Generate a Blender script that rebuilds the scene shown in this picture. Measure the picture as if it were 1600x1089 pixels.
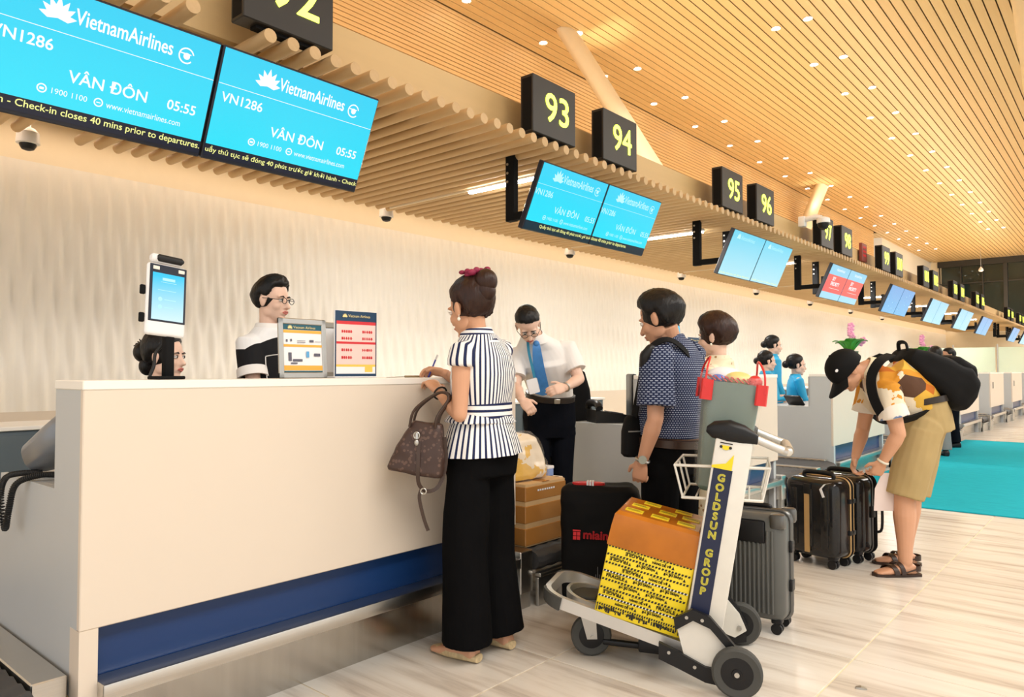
import bpy, bmesh, math, random
from mathutils import Vector, Matrix, noise
random.seed(7)
scene = bpy.context.scene
C = scene.collection
PI = math.pi
V = Vector
for o in list(bpy.data.objects):
    bpy.data.objects.remove(o)

# ------------------------------------------------------------------ camera, world, lights, exposure
CAM_Z, YAW, PITCH, FPX = 1.25, 0.709, 0.031, 1140.0
cam = bpy.data.cameras.new('camera')
cam.sensor_width = 36.0
cam.lens = FPX / 1600.0 * 36.0
cam.clip_end = 200
camo = bpy.data.objects.new('camera', cam)
camo.location = (0, 0, CAM_Z)
camo.rotation_euler = (PI / 2 + PITCH, 0, YAW)
C.objects.link(camo)
scene.camera = camo
scene.view_settings.view_transform = 'Standard'
scene.view_settings.look = 'None'
scene.view_settings.gamma = 1
scene.view_settings.use_curve_mapping = False
scene.view_settings.exposure = 0.6
scene.cycles.use_denoising = True
scene.cycles.max_bounces = 7
scene.cycles.diffuse_bounces = 4
scene.cycles.caustics_reflective = False
scene.cycles.caustics_refractive = False
scene.cycles.sample_clamp_indirect = 6

world = bpy.data.worlds.new('lit_hall_world')
scene.world = world
world.use_nodes = True
bg = world.node_tree.nodes['Background']
bg.inputs[0].default_value = (1.0, 0.985, 0.965, 1)      # the rest of the lit hall beyond the part that is built
bg.inputs[1].default_value = 0.85

def area(name, loc, rot, sx, sy, power, col=(1, 0.95, 0.88)):
    l = bpy.data.lights.new(name, 'AREA')
    l.shape = 'RECTANGLE'; l.size = sx; l.size_y = sy; l.energy = power; l.color = col
    o = bpy.data.objects.new(name, l); o.location = loc; o.rotation_euler = rot
    C.objects.link(o)
    return o
# hall ceiling luminaires over the public side, cove along the back wall, added fills
area('hall_lamp_and_fill', (3.2, 1.0, 6.6), (0, 0, 0), 3, 8, 520)
area('hall_lamp_and_fill', (3.2, 13.0, 6.6), (0, 0, 0), 3, 12, 700)
area('hall_lamp_and_fill', (3.2, 28.0, 6.6), (0, 0, 0), 3, 12, 650)
area('hall_lamp_and_fill', (0, 37.5, 6.7), (0, 0, 0), 5, 3, 420)  # extra light added out of view to brighten the far end wall
area('cove_and_fill', (-7.0, 19.0, 3.36), (0, math.radians(14), 0), 0.12, 46, 75, (1.0, 0.74, 0.52))
area('cove_and_fill', (-4.9, 19.0, 3.75), (PI, 0, 0), 0.5, 44, 650, (1.0, 0.80, 0.52))   # added upward fill over the canopy, brightens the ceiling

# pixel on the 1600 x 1089 photograph and distance along the view axis -> point in the hall (how the poses were measured)
_s, _c = math.sin(YAW), math.cos(YAW)
_F = V((-_s * math.cos(PITCH), _c * math.cos(PITCH), math.sin(PITCH)))
_R = V((_c, _s, 0)); _U = _R.cross(_F)
def at(px, py, d):
    return V((0, 0, CAM_Z)) + (_F + _R * ((px - 800) / FPX) + _U * ((544.5 - py) / FPX)) * d

# ------------------------------------------------------------------ materials
def mat(name, col, rough=0.5, metal=0.0, var=0.06, scale=9.0, stretch=(1, 1, 1), bump=0.0, bscale=40.0,
        emit=None, estr=0.0, spec=0.5, coat=0.0, trans=0.0, alpha=1.0, ior=1.45, sss=0.0):
    m = bpy.data.materials.new(name); m.use_nodes = True
    nt = m.node_tree; b = nt.nodes['Principled BSDF']
    b.inputs['Roughness'].default_value = rough
    b.inputs['Metallic'].default_value = metal
    b.inputs['Specular IOR Level'].default_value = spec
    b.inputs['Coat Weight'].default_value = coat
    b.inputs['Transmission Weight'].default_value = trans
    b.inputs['Alpha'].default_value = alpha
    b.inputs['IOR'].default_value = ior
    if emit:
        b.inputs['Emission Color'].default_value = (*emit, 1); b.inputs['Emission Strength'].default_value = estr
    tc = nt.nodes.new('ShaderNodeTexCoord')
    mp = nt.nodes.new('ShaderNodeMapping'); mp.inputs['Scale'].default_value = stretch
    nt.links.new(tc.outputs['Object'], mp.inputs[0])
    nz = nt.nodes.new('ShaderNodeTexNoise'); nz.inputs['Scale'].default_value = scale; nz.inputs['Detail'].default_value = 4
    nt.links.new(mp.outputs[0], nz.inputs['Vector'])
    mx = nt.nodes.new('ShaderNodeMix'); mx.data_type = 'RGBA'
    mx.inputs[6].default_value = (*[max(0, c * (1 - var)) for c in col], 1)
    mx.inputs[7].default_value = (*[min(1, c * (1 + var)) for c in col], 1)
    nt.links.new(nz.outputs['Fac'], mx.inputs[0])
    nt.links.new(mx.outputs[2], b.inputs['Base Color'])
    if bump:
        n2 = nt.nodes.new('ShaderNodeTexNoise'); n2.inputs['Scale'].default_value = bscale; n2.inputs['Detail'].default_value = 3
        nt.links.new(mp.outputs[0], n2.inputs['Vector'])
        bp = nt.nodes.new('ShaderNodeBump'); bp.inputs['Strength'].default_value = bump; bp.inputs['Distance'].default_value = 0.01
        nt.links.new(n2.outputs['Fac'], bp.inputs['Height']); nt.links.new(bp.outputs[0], b.inputs['Normal'])
    return m

class NB:                                             # small helper for custom colour graphs
    def __init__(s, m):
        s.nt = m.node_tree; s.b = s.nt.nodes['Principled BSDF']
        s.tc = s.nt.nodes.new('ShaderNodeTexCoord')
    def math(s, op, a, b=None, c=None):
        n = s.nt.nodes.new('ShaderNodeMath'); n.operation = op
        for i, v in enumerate((a, b, c)):
            if v is None: continue
            if isinstance(v, (int, float)): n.inputs[i].default_value = v
            else: s.nt.links.new(v, n.inputs[i])
        return n.outputs[0]
    def xyz(s):
        n = s.nt.nodes.new('ShaderNodeSeparateXYZ'); s.nt.links.new(s.tc.outputs['Object'], n.inputs[0]); return n.outputs
    def mix(s, f, a, b):
        n = s.nt.nodes.new('ShaderNodeMix'); n.data_type = 'RGBA'
        for i, v in ((0, f), (6, a), (7, b)):
            if isinstance(v, tuple): n.inputs[i].default_value = (*v, 1)
            elif isinstance(v, (int, float)): n.inputs[i].default_value = v
            else: s.nt.links.new(v, n.inputs[i])
        return n.outputs[2]
    def noise(s, scale, stretch=(1, 1, 1), detail=4, rough=.5):
        mp = s.nt.nodes.new('ShaderNodeMapping'); mp.inputs['Scale'].default_value = stretch
        s.nt.links.new(s.tc.outputs['Object'], mp.inputs[0])
        n = s.nt.nodes.new('ShaderNodeTexNoise'); n.inputs['Scale'].default_value = scale; n.inputs['Detail'].default_value = detail
        n.inputs['Roughness'].default_value = rough
        s.nt.links.new(mp.outputs[0], n.inputs['Vector']); return n.outputs['Fac']
    def voro(s, scale, stretch=(1, 1, 1)):
        mp = s.nt.nodes.new('ShaderNodeMapping'); mp.inputs['Scale'].default_value = stretch
        s.nt.links.new(s.tc.outputs['Object'], mp.inputs[0])
        n = s.nt.nodes.new('ShaderNodeTexVoronoi'); n.inputs['Scale'].default_value = scale
        s.nt.links.new(mp.outputs[0], n.inputs['Vector']); return n.outputs
    def ramp(s, f, stops, mode='LINEAR'):
        n = s.nt.nodes.new('ShaderNodeValToRGB'); n.color_ramp.interpolation = mode
        e = n.color_ramp.elements
        while len(e) < len(stops): e.new(0.5)
        for k, (p, c) in enumerate(stops): e[k].position = p; e[k].color = (*c, 1)
        s.nt.links.new(f, n.inputs[0]); return n.outputs[0]
    def bump(s, h, st, dist=.01):
        n = s.nt.nodes.new('ShaderNodeBump'); n.inputs['Strength'].default_value = st; n.inputs['Distance'].default_value = dist
        s.nt.links.new(h, n.inputs['Height']); s.nt.links.new(n.outputs[0], s.b.inputs['Normal'])
    def col(s, c): s.nt.links.new(c, s.b.inputs['Base Color'])

def raw(name, rough=.6, spec=.4):
    m = bpy.data.materials.new(name); m.use_nodes = True
    nb = NB(m); nb.b.inputs['Roughness'].default_value = rough; nb.b.inputs['Specular IOR Level'].default_value = spec
    return m, nb

M = {}
M['panel'] = mat('cream_laminate', (0.70, 0.61, 0.51), .42, var=.015, scale=3)
M['side'] = mat('grey_white_laminate', (0.50, 0.52, 0.53), .45, var=.02)
M['edge'] = mat('white_edge', (0.86, 0.83, 0.77), .4, var=.02)
M['blue'] = mat('navy_blue_laminate', (0.008, 0.038, 0.14), .35, var=.05)
M['steel'] = mat('brushed_steel', (0.62, 0.60, 0.56), .28, 1.0, var=.08, scale=6, stretch=(1, .15, 40), bump=.03, bscale=12)
M['steel2'] = mat('satin_steel', (0.50, 0.49, 0.46), .35, 1.0, var=.1, scale=12)
M['belt'] = mat('black_rubber_belt', (0.05, 0.05, 0.052), .55, var=.25, scale=20)
M['black'] = mat('black_plastic', (0.010, 0.010, 0.011), .38, var=.15, spec=.35)
M['matte'] = mat('matte_black', (0.006, 0.006, 0.0065), .75, var=.2, spec=.18)
M['signbox'] = mat('black_sign_metal', (0.020, 0.017, 0.015), .45, var=.12, scale=4)
M['digit'] = mat('lit_yellow_digits', (0.9, 1, .2), .5, emit=(0.92, 1.0, 0.22), estr=.95)
M['screen_edge'] = mat('black_bezel', (0.012, 0.016, 0.03), .3, var=.1)
M['white_txt'] = mat('screen_white_text', (0, 0, 0), .5, emit=(1, 1, 1), estr=.68)
M['faint_txt'] = mat('screen_faint_text', (0, 0, 0), .5, emit=(.50, .92, 1), estr=.68)
M['yellow_txt'] = mat('screen_yellow_text', (0, 0, 0), .5, emit=(1, 1, .35), estr=.68)
M['ticker'] = mat('screen_ticker_black', (0, 0, 0), .3, emit=(.005, .008, .02), estr=1)
M['lamp'] = mat('lit_diffuser', (1, 1, 1), .5, emit=(1, 0.96, 0.90), estr=26)
M['lampsmall'] = mat('lit_downlight', (1, 1, 1), .5, emit=(1, 0.93, 0.78), estr=22)
M['white'] = mat('white_paint', (0.82, 0.81, 0.78), .45, var=.03)
M['whitepl'] = mat('white_plastic', (0.80, 0.80, 0.82), .3, var=.03)
M['cream'] = mat('cream_plaster', (0.82, 0.72, 0.55), .7, var=.03)
M['fascia'] = mat('beige_wood_board', (0.62, 0.44, 0.22), .5, var=.05, scale=3, stretch=(1, .3, 6))
M['glassdark'] = mat('night_glass', (0.010, 0.022, 0.022), .04, var=.4, scale=.7, spec=.6)
M['mullion'] = mat('dark_mullion', (0.03, 0.028, 0.026), .5)
M['glass'] = mat('clear_green_glass', (0.78, 0.95, 0.78), .03, var=.01, alpha=.45)
M['gasket'] = mat('grey_blue_panel', (0.12, 0.15, 0.17), .25, var=.2, scale=3)
M['rubber'] = mat('grey_rubber', (0.06, 0.06, 0.055), .75, var=.12)
M['alu'] = mat('cast_aluminium', (0.66, 0.65, 0.62), .42, .85, var=.06)
M['trolleywhite'] = mat('worn_white_enamel', (0.72, 0.70, 0.64), .4, .1, var=.08, scale=14)
M['gold'] = mat('gold_trim', (0.55, 0.36, 0.16), .4, .4)
M['leather'] = mat('brown_leather', (0.05, 0.028, 0.02), .4, var=.2)
M['card'] = mat('cardboard', (0.56, 0.36, 0.17), .75, var=.08, scale=6)
M['browntape'] = mat('brown_packing_tape', (0.42, 0.185, 0.045), .18, var=.12, scale=5)
M['orangetape'] = mat('orange_packing_tape', (0.46, 0.145, 0.010), .2, var=.3, scale=9)
M['yellowtape'] = mat('yellow_fragile_tape', (0.86, 0.66, 0.02), .4, var=.08, scale=12)
M['ink'] = mat('black_print', (0.012, 0.012, 0.012), .6)
M['redink'] = mat('red_print', (0.60, 0.03, 0.04), .6)
M['film'] = mat('clear_stretch_film', (0.95, 0.95, 0.93),   .12, alpha=.06, var=.02, bump=.7, bscale=14)
M['lipred'] = mat('lips', (0.50, 0.13, 0.11), .4)
M['eyewhite'] = mat('eye_white', (0.78, 0.74, 0.70), .3)
M['iris'] = mat('dark_iris', (0.02, 0.012, 0.01), .2)
M['pearl'] = mat('pearl', (0.9, 0.86, 0.75), .2)
M['hair'] = mat('black_hair', (0.008, 0.007, 0.007), .40, spec=.3, var=.5, scale=60, stretch=(1, 1, .25), bump=.35, bscale=90)
M['hairbrown'] = mat('dark_brown_hair', (0.030, 0.012, 0.008), .40, spec=.35, var=.6, scale=60, stretch=(1, 1, .25), bump=.35, bscale=90)
def skin(n, c): return mat(n, c, .5, var=.05, scale=14, bump=.03, bscale=120)
M['skin_a'] = skin('warm_skin', (0.62, 0.33, 0.20))
M['skin_b'] = skin('light_skin', (0.78, 0.52, 0.40))
M['skin_c'] = skin('tan_skin', (0.55, 0.29, 0.18))

# ------------------------------------------------------------------ mesh builder
class MB:
    def __init__(s): s.v = []; s.f = []; s.T = Matrix.Identity(4)
    def add(s, vs, fs, T=None):
        n = len(s.v); T = s.T if T is None else s.T @ T
        s.v += [T @ V(v) for v in vs]; s.f += [tuple(i + n for i in f) for f in fs]; return s
    def box(s, c, d, T=None):
        x, y, z = (k / 2 for k in d); cx, cy, cz = c
        vs = [(cx + a * x, cy + b * y, cz + e * z) for a in (-1, 1) for b in (-1, 1) for e in (-1, 1)]
        return s.add(vs, [(0, 1, 3, 2), (4, 6, 7, 5), (0, 4, 5, 1), (2, 3, 7, 6), (0, 2, 6, 4), (1, 5, 7, 3)], T)
    def mm(s, a, b, T=None):
        return s.box([(p + q) / 2 for p, q in zip(a, b)], [abs(q - p) for p, q in zip(a, b)], T)
    def rbox(s, c, d, r=.01, seg=2, T=None):
        bm = bmesh.new(); bmesh.ops.create_cube(bm, size=1)
        for v in bm.verts: v.co = V((v.co.x * d[0], v.co.y * d[1], v.co.z * d[2])) + V(c)
        bmesh.ops.bevel(bm, geom=bm.edges[:], offset=r, segments=seg, profile=.5, affect='EDGES')
        bm.verts.index_update()
        s.add([v.co.copy() for v in bm.verts], [[v.index for v in f.verts] for f in bm.faces], T); bm.free(); return s
    def rings(s, rs, cap=True, T=None, closed=False):
        n = len(rs[0]); vs = [p for r in rs for p in r]; fs = []
        m = len(rs)
        for i in range(m if closed else m - 1):
            j = (i + 1) % m
            for k in range(n):
                l = (k + 1) % n
                fs.append((i * n + k, i * n + l, j * n + l, j * n + k))
        if cap and not closed:
            fs.append(tuple(range(n - 1, -1, -1))); fs.append(tuple((m - 1) * n + k for k in range(n)))
        return s.add(vs, fs, T)
    def tube(s, pts, r, n=10, cap=True, round_=False, T=None, closed=False, flat=1.0):
        pts = [V(p) for p in pts]; m = len(pts)
        rad = [r] * m if isinstance(r, (int, float)) else list(r)
        if round_:
            a, b = (pts[0] - pts[1]).normalized(), (pts[-1] - pts[-2]).normalized()
            p0, p1, r0, r1 = pts[0], pts[-1], rad[0], rad[-1]
            pre = [(p0 + a * r0 * math.sin(t), r0 * math.cos(t)) for t in (1.45, 1.0, .5)]
            post = [(p1 + b * r1 * math.sin(t), r1 * math.cos(t)) for t in (.5, 1.0, 1.45)]
            pts = [q[0] for q in pre] + pts + [q[0] for q in post]; rad = [q[1] for q in pre] + rad + [q[1] for q in post]; m = len(pts)
        rs = []; up = None
        for i, p in enumerate(pts):
            if closed: t = pts[(i + 1) % m] - pts[i - 1]
            else: t = (pts[min(i + 1, m - 1)] - pts[max(i - 1, 0)])
            t = t.normalized() if t.length > 1e-9 else V((0, 0, 1))
            if up is None:
                up = V((0, 0, 1)) if abs(t.z) < .9 else V((1, 0, 0))
            x = up.cross(t)
            x = x.normalized() if x.length > 1e-6 else t.orthogonal().normalized()
            y = t.cross(x).normalized(); up = y
            rs.append([p + x * rad[i] * math.cos(2 * PI * k / n) + y * rad[i] * flat * math.sin(2 * PI * k / n) for k in range(n)])
        return s.rings(rs, cap, T, closed)
    def ell(s, c, r, n=16, m=10, T=None, axes=None):
        c = V(c); ax = axes or (V((1, 0, 0)), V((0, 1, 0)), V((0, 0, 1)))
        vs = [c - ax[2] * r[2]]; fs = []
        for i in range(1, m):
            t = -PI / 2 + PI * i / m
            for k in range(n):
                a = 2 * PI * k / n
                vs.append(c + ax[0] * r[0] * math.cos(t) * math.cos(a) + ax[1] * r[1] * math.cos(t) * math.sin(a) + ax[2] * r[2] * math.sin(t))
        vs.append(c + ax[2] * r[2]); L = len(vs) - 1
        for k in range(n):
            l = (k + 1) % n
            fs.append((0, 1 + l, 1 + k)); fs.append((L, L - n + k, L - n + l))
            for i in range(m - 2):
                fs.append((1 + i * n + k, 1 + i * n + l, 1 + (i + 1) * n + l, 1 + (i + 1) * n + k))
        return s.add(vs, fs, T)
    def lathe(s, prof, n=20, T=None, c=(0, 0, 0)):
        c = V(c)
        return s.rings([[c + V((r * math.cos(2 * PI * k / n), r * math.sin(2 * PI * k / n), z)) for k in range(n)] for r, z in prof], True, T)
    def prism(s, poly, h, T=None):                     # poly in xy, extruded along z
        n = len(poly)
        vs = [(x, y, 0) for x, y in poly] + [(x, y, h) for x, y in poly]
        fs = [tuple(range(n - 1, -1, -1)), tuple(range(n, 2 * n))] + [(k, (k + 1) % n, n + (k + 1) % n, n + k) for k in range(n)]
        return s.add(vs, fs, T)
    def mesh(s, name, m=None, smooth=None):
        me = bpy.data.meshes.new(name)
        me.from_pydata([tuple(v) for v in s.v], [], s.f); me.update()
        bm = bmesh.new(); bm.from_mesh(me); bmesh.ops.recalc_face_normals(bm, faces=bm.faces[:]); bm.to_mesh(me); bm.free()
        if m: me.materials.append(m)
        if smooth:
            me.shade_smooth(); me.set_sharp_from_angle(angle=math.radians(smooth))
        return me
    def build(s, name, m, parent=None, label=None, smooth=35, kind=None):
        return link(name, s.mesh(name, m, smooth), parent, label, kind)

def link(name, me, parent=None, label=None, kind=None):
    o = bpy.data.objects.new(name, me); C.objects.link(o)
    if parent: o.parent = parent
    if label: o['label'] = label
    if kind: o['kind'] = kind
    return o
def tag(o, label, cat, group=None):
    o['label'] = label; o['category'] = cat
    if group: o['group'] = group
    return o
def thing(name, label, cat, loc=(0, 0, 0), rot=(0, 0, 0), group=None):
    o = bpy.data.objects.new(name, None); C.objects.link(o)
    o.location = loc; o.rotation_euler = rot; o.empty_display_size = .1
    return tag(o, label, cat, group)
def struct(name, bm, m, parent=None, smooth=None, kind='structure'):
    o = bm.build(name, m, parent, smooth=smooth)
    if not parent: o['kind'] = kind
    return o
def dup(src, **kw):
    def rec(o, parent):
        c = o.copy(); C.objects.link(c); c.parent = parent
        for ch in o.children: rec(ch, c)
        return c
    r = rec(src, None)
    for k, v in kw.items():
        if k == 'loc': r.location = v
        elif k == 'rot': r.rotation_euler = v
        else: r[k] = v
    return r
def remesh(mb, name, vox, m, smooth_it=2, fold=0.0, fscale=9.0, fstretch=(1, 1, 1), seed=0.0, keep=None):
    me = mb.mesh(name + '_raw')
    o = bpy.data.objects.new('tmp', me); C.objects.link(o)
    r = o.modifiers.new('r', 'REMESH'); r.mode = 'VOXEL'; r.voxel_size = vox; r.use_smooth_shade = True
    if smooth_it:
        q = o.modifiers.new('s', 'SMOOTH'); q.factor = .5; q.iterations = smooth_it
    dg = bpy.context.evaluated_depsgraph_get()
    out = bpy.data.meshes.new_from_object(o.evaluated_get(dg))
    bpy.data.objects.remove(o); bpy.data.meshes.remove(me)
    if fold:
        nn = [v.normal.copy() for v in out.vertices]
        for v, n_ in zip(out.vertices, nn):
            p = V((v.co.x * fstretch[0], v.co.y * fstretch[1], v.co.z * fstretch[2])) * fscale + V((seed, seed * 2, 0))
            v.co += n_ * (noise.noise(p) * fold + noise.noise(p * 2.3) * fold * .45)
    out.materials.clear(); out.materials.append(m); out.name = name
    out.shade_smooth(); out.update()
    return out

# text as flat mesh; returns vertices (x, y) with the given width / height and the faces
_tc = {}
def text_geo(body, res=3):
    if body in _tc: return _tc[body]
    cu = bpy.data.curves.new('t', 'FONT'); cu.body = body; cu.resolution_u = res
    o = bpy.data.objects.new('t', cu); C.objects.link(o)
    me = bpy.data.meshes.new_from_object(o.evaluated_get(bpy.context.evaluated_depsgraph_get()))
    vs = [(v.co.x, v.co.y) for v in me.vertices]; fs = [tuple(p.vertices) for p in me.polygons]
    bpy.data.objects.remove(o); bpy.data.curves.remove(cu); bpy.data.meshes.remove(me)
    x0, x1 = min(v[0] for v in vs), max(v[0] for v in vs); y0, y1 = min(v[1] for v in vs), max(v[1] for v in vs)
    _tc[body] = ([((x - x0), (y - y0)) for x, y in vs], fs, x1 - x0, y1 - y0)
    return _tc[body]
def put_text(mb, body, x, z, w=None, h=None, y=0, align='l', bold=0.0, flip=False):
    """into an xz plane facing -y"""
    vs, fs, W, H = text_geo(body)
    sx = (w / W) if w else (h / H); sz = (h / H) if h else sx
    if w and not h: sz = sx
    off = {'l': 0, 'c': -W * sx / 2, 'r': -W * sx}[align]
    for d in ([(0, 0)] if not bold else [(-bold, 0), (bold, 0), (0, bold), (0, -bold), (bold*.7, bold*.7), (-bold*.7, -bold*.7), (bold*.7, -bold*.7), (-bold*.7, bold*.7)]):
        if flip: mb.add([(x + off + W * sx - a * sx + d[0], y, z + H * sz - b * sz + d[1]) for a, b in vs], fs)
        else: mb.add([(x + off + a * sx + d[0], y, z + b * sz + d[1]) for a, b in vs], fs)
    return mb
def lotus(mb, x, z, s, y=0):
    for k, a in enumerate((-80, -52, -26, 0, 26, 52, 80)):
        a = math.radians(a); L = s * (1.0 - .18 * abs(k - 3) / 3); w = s * .17
        dx, dz = math.sin(a), math.cos(a)
        pts = [(0, 0), (w, L * .5), (w * .45, L * .8), (0, L), (-w * .45, L * .8), (-w, L * .5)]
        mb.add([(x + p * dz + q * dx, y - k * .0001, z + q * dz - p * dx) for p, q in pts], [tuple(range(6))])
    return mb
def disc(mb, x, z, r, y=0, n=24):
    mb.add([(x + r * math.cos(2 * PI * k / n), y, z + r * math.sin(2 * PI * k / n)) for k in range(n)], [tuple(range(n))]); return mb
def rect(mb, x0, z0, x1, z1, y=0):
    mb.add([(x0, y, z0), (x1, y, z0), (x1, y, z1), (x0, y, z1)], [(0, 1, 2, 3)]); return mb
def ringshape(mb, x, z, r0, r1, y=0, n=24, a0=0, a1=2 * PI):
    vs = []; fs = []
    for k in range(n + 1):
        a = a0 + (a1 - a0) * k / n
        vs += [(x + r0 * math.cos(a), y, z + r0 * math.sin(a)), (x + r1 * math.cos(a), y, z + r1 * math.sin(a))]
        if k < n: fs.append((2 * k, 2 * k + 1, 2 * k + 3, 2 * k + 2))
    mb.add(vs, fs); return mb
# ------------------------------------------------------------------ the setting
# floor: 1.0 x 0.85 m stone tiles with streaks running across the hall
m, nb = raw('streaked_stone_tile', .24, .45)
oi = nb.nt.nodes.new('ShaderNodeObjectInfo')
ad = nb.nt.nodes.new('ShaderNodeVectorMath'); ad.operation = 'ADD'
mu = nb.nt.nodes.new('ShaderNodeVectorMath'); mu.operation = 'MULTIPLY'; mu.inputs[1].default_value = (0.9, 8.5, 1)
cx = nb.nt.nodes.new('ShaderNodeCombineXYZ')
nb.nt.links.new(nb.math('MULTIPLY', oi.outputs['Random'], 57.0), cx.inputs[0]); nb.nt.links.new(nb.math('MULTIPLY', oi.outputs['Random'], 31.0), cx.inputs[1])
nb.nt.links.new(nb.tc.outputs['Object'], mu.inputs[0]); nb.nt.links.new(mu.outputs[0], ad.inputs[0]); nb.nt.links.new(cx.outputs[0], ad.inputs[1])
nz = nb.nt.nodes.new('ShaderNodeTexNoise'); nz.inputs['Scale'].default_value = 1.0; nz.inputs['Detail'].default_value = 5; nz.inputs['Roughness'].default_value = .6; nz.inputs['Distortion'].default_value = .25
nb.nt.links.new(ad.outputs[0], nz.inputs['Vector'])
nb.col(nb.ramp(nz.outputs['Fac'], [(0.30, (0.42, 0.36, 0.31)), (0.42, (0.60, 0.54, 0.47)), (0.52, (0.71, 0.66, 0.59)), (0.72, (0.76, 0.725, 0.66))]))
M['tile'] = m
fl = struct('floor', MB().mm((-12, -6, -.3), (14, 44, -.004)), mat('floor_grout', (0.78, 0.66, 0.42), .6, var=.03))
tm = MB(); tm.rbox((0, 0, -.011), (0.994, 0.844, 0.022), .0015, 1)
tmesh = tm.mesh('tile', M['tile'])
for i in range(5):
    for j in range(50):
        o = bpy.data.objects.new('floor_tile', tmesh); C.objects.link(o)
        o.location = (-2.465 + i, -0.425 + 0.85 * j, 0); o.parent = fl

# back wall with the rippled relief
M['wall'] = mat('ivory_relief_panel', (0.84, 0.80, 0.73), .5, var=.02)
mb = MB(); ny, nz_ = 2300, 30
Y0, Y1, Z0, Z1 = -4.0, 42.0, 0.9, 3.08
for j in range(nz_ + 1):
    z = Z0 + (Z1 - Z0) * j / nz_
    for i in range(ny + 1):
        y = Y0 + (Y1 - Y0) * i / ny
        ph = 2 * PI * y / 0.165
        sh = math.sin(2 * PI * z / .84 + .35 * math.sin(2 * PI * y / 2.3))
        hgt = .019 * (math.sin(ph) * sh + .35 * math.sin(ph * 2 + 4 * z)) * (1 if j < nz_ else .0)
        mb.v.append(V((-7.3 + hgt, y, z)))
for j in range(nz_):
    for i in range(ny):
        a = j * (ny + 1) + i; mb.f.append((a, a + 1, a + ny + 2, a + ny + 1))
me = mb.mesh('wall_back', M['wall']); me.shade_smooth()
wb = link('wall_back', me, kind='structure')
struct('plinth', MB().mm((-7.45, -4, 0), (-7.3, 42, .9)), M['panel'], wb)
struct('upper_band', MB().mm((-7.45, -4, 3.08), (-7.3, 42, 3.62)), M['cream'], wb)

# ceiling of wood planks with dark gaps
m, nb = raw('honey_wood', .42, .4)
oi = nb.nt.nodes.new('ShaderNodeObjectInfo')
g = nb.noise(2.2, (14, .5, 3))
nb.col(nb.mix(nb.math('ADD', nb.math('MULTIPLY', g, .55), nb.math('MULTIPLY', oi.outputs['Random'], .35)), (0.56, 0.37, 0.17), (0.70, 0.50, 0.26)))
M['wood'] = m
ce = struct('ceiling', MB().mm((-12, -6, 6.82), (10, 42.2, 6.95)), mat('ceiling_void', (0.05, 0.03, 0.015), .8))
pm = MB().mm((-.065, -24, 0), (.065, 24, .022)).mesh('plank', M['wood'])
for i in range(66):
    o = bpy.data.objects.new('ceiling_plank', pm); C.objects.link(o)
    o.location = (-7.72 + .15 * i, 18.1, 6.75); o.parent = ce
for i in range(14):                                         # over the recess at the far left
    o = bpy.data.objects.new('ceiling_plank', MB().mm((-.065, -5, 0), (.065, 5, .022)).mesh('plank', M['wood']) if i == 0 else o.data); C.objects.link(o)
    o.location = (-7.87 - .15 * i, 36.5, 6.75); o.parent = ce
struct('ceiling_frame', MB().mm((1.9, -6, 6.5), (2.2, 42, 6.8)), M['cream'], ce)

# upper wall of fine horizontal slats above the canopy
m, nb = raw('pale_honey_wood', .45, .4)
nb.col(nb.mix(nb.noise(2.2, (3, .5, 10)), (0.64, 0.42, 0.20), (0.74, 0.51, 0.27)))
M['wood2'] = m
wu = struct('wall_upper', MB().mm((-8.0, -6, 3.4), (-7.84, 31, 6.82)), mat('slat_backing', (0.30, 0.18, 0.08), .7))
sm = MB().rbox((0, 0, 0), (.03, 37, .054), .004, 1).mesh('slat', M['wood2'])
for i in range(47):
    o = bpy.data.objects.new('wall_slat', sm); C.objects.link(o); o.location = (-7.82, 12.5, 3.68 + .066 * i); o.parent = wu
wf = struct('wall_far', MB().mm((-12, 42, 0), (-7.3, 42.2, 3.3)).mm((-7.3, 42, 0), (10, 42.2, 3.3)), M['cream'])
struct('corner_fill', MB().mm((-8.0, 41.95, 3.2), (-7.45, 42.2, 6.8)), M['cream'], wf)
struct('recess_box', MB().mm((-12, 32.6, 3.4), (-7.9, 42, 6.75)), M['white'], wf)
# night glazing over the far wall
gz = struct('window_1', MB().mm((-7.6, 41.9, 6.45), (10, 42.15, 6.75)).mm((-7.6, 41.9, 3.3), (10, 42.15, 3.5)), M['mullion'])
xs = [-7.5 + .92 * k for k in range(20)]
for k, x in enumerate(xs):
    w = .16 if k % 3 == 0 and k else .05
    struct('mullion', MB().mm((x - w / 2, 41.86, 3.5), (x + w / 2, 42.1, 6.45)), M['mullion'], gz)
    for z0, z1 in ((3.5, 5.57), (5.62, 6.45)):
        struct('pane', MB().mm((x + .006, 42.0, z0), (x + .914, 42.03, z1)), M['glassdark'], gz)
struct('transom', MB().mm((-7.5, 41.88, 5.57), (10, 42.08, 5.62)), M['mullion'], gz)

# canopy: round wooden battens across the desks, fascia board, soffit
m, nb = raw('batten_wood', .5, .35)
oi = nb.nt.nodes.new('ShaderNodeObjectInfo')
nb.col(nb.mix(nb.math('ADD', nb.math('MULTIPLY', nb.noise(3, (.6, 12, 12)), .6), nb.math('MULTIPLY', oi.outputs['Random'], .3)), (0.50, 0.33, 0.16), (0.64, 0.45, 0.25)))
M['batten'] = m
can = struct('canopy', MB().mm((-7.3, -1.5, 3.46), (-4.22, 41.5, 3.5)).mm((-4.22, -1.5, 3.27), (-4.18, 41.5, 3.66)), M['fascia'])
can.name = 'trim_1'
bm_ = MB(); n = 14
rs = []
for x, r in ((0, .030), (0, .041), (-.004, .0425), (-3.0, .0425), (-3.0, .03)):
    rs.append([V((x, r * math.cos(2 * PI * k / n), r * math.sin(2 * PI * k / n))) for k in range(n)])
bm_.rings(rs)
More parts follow.
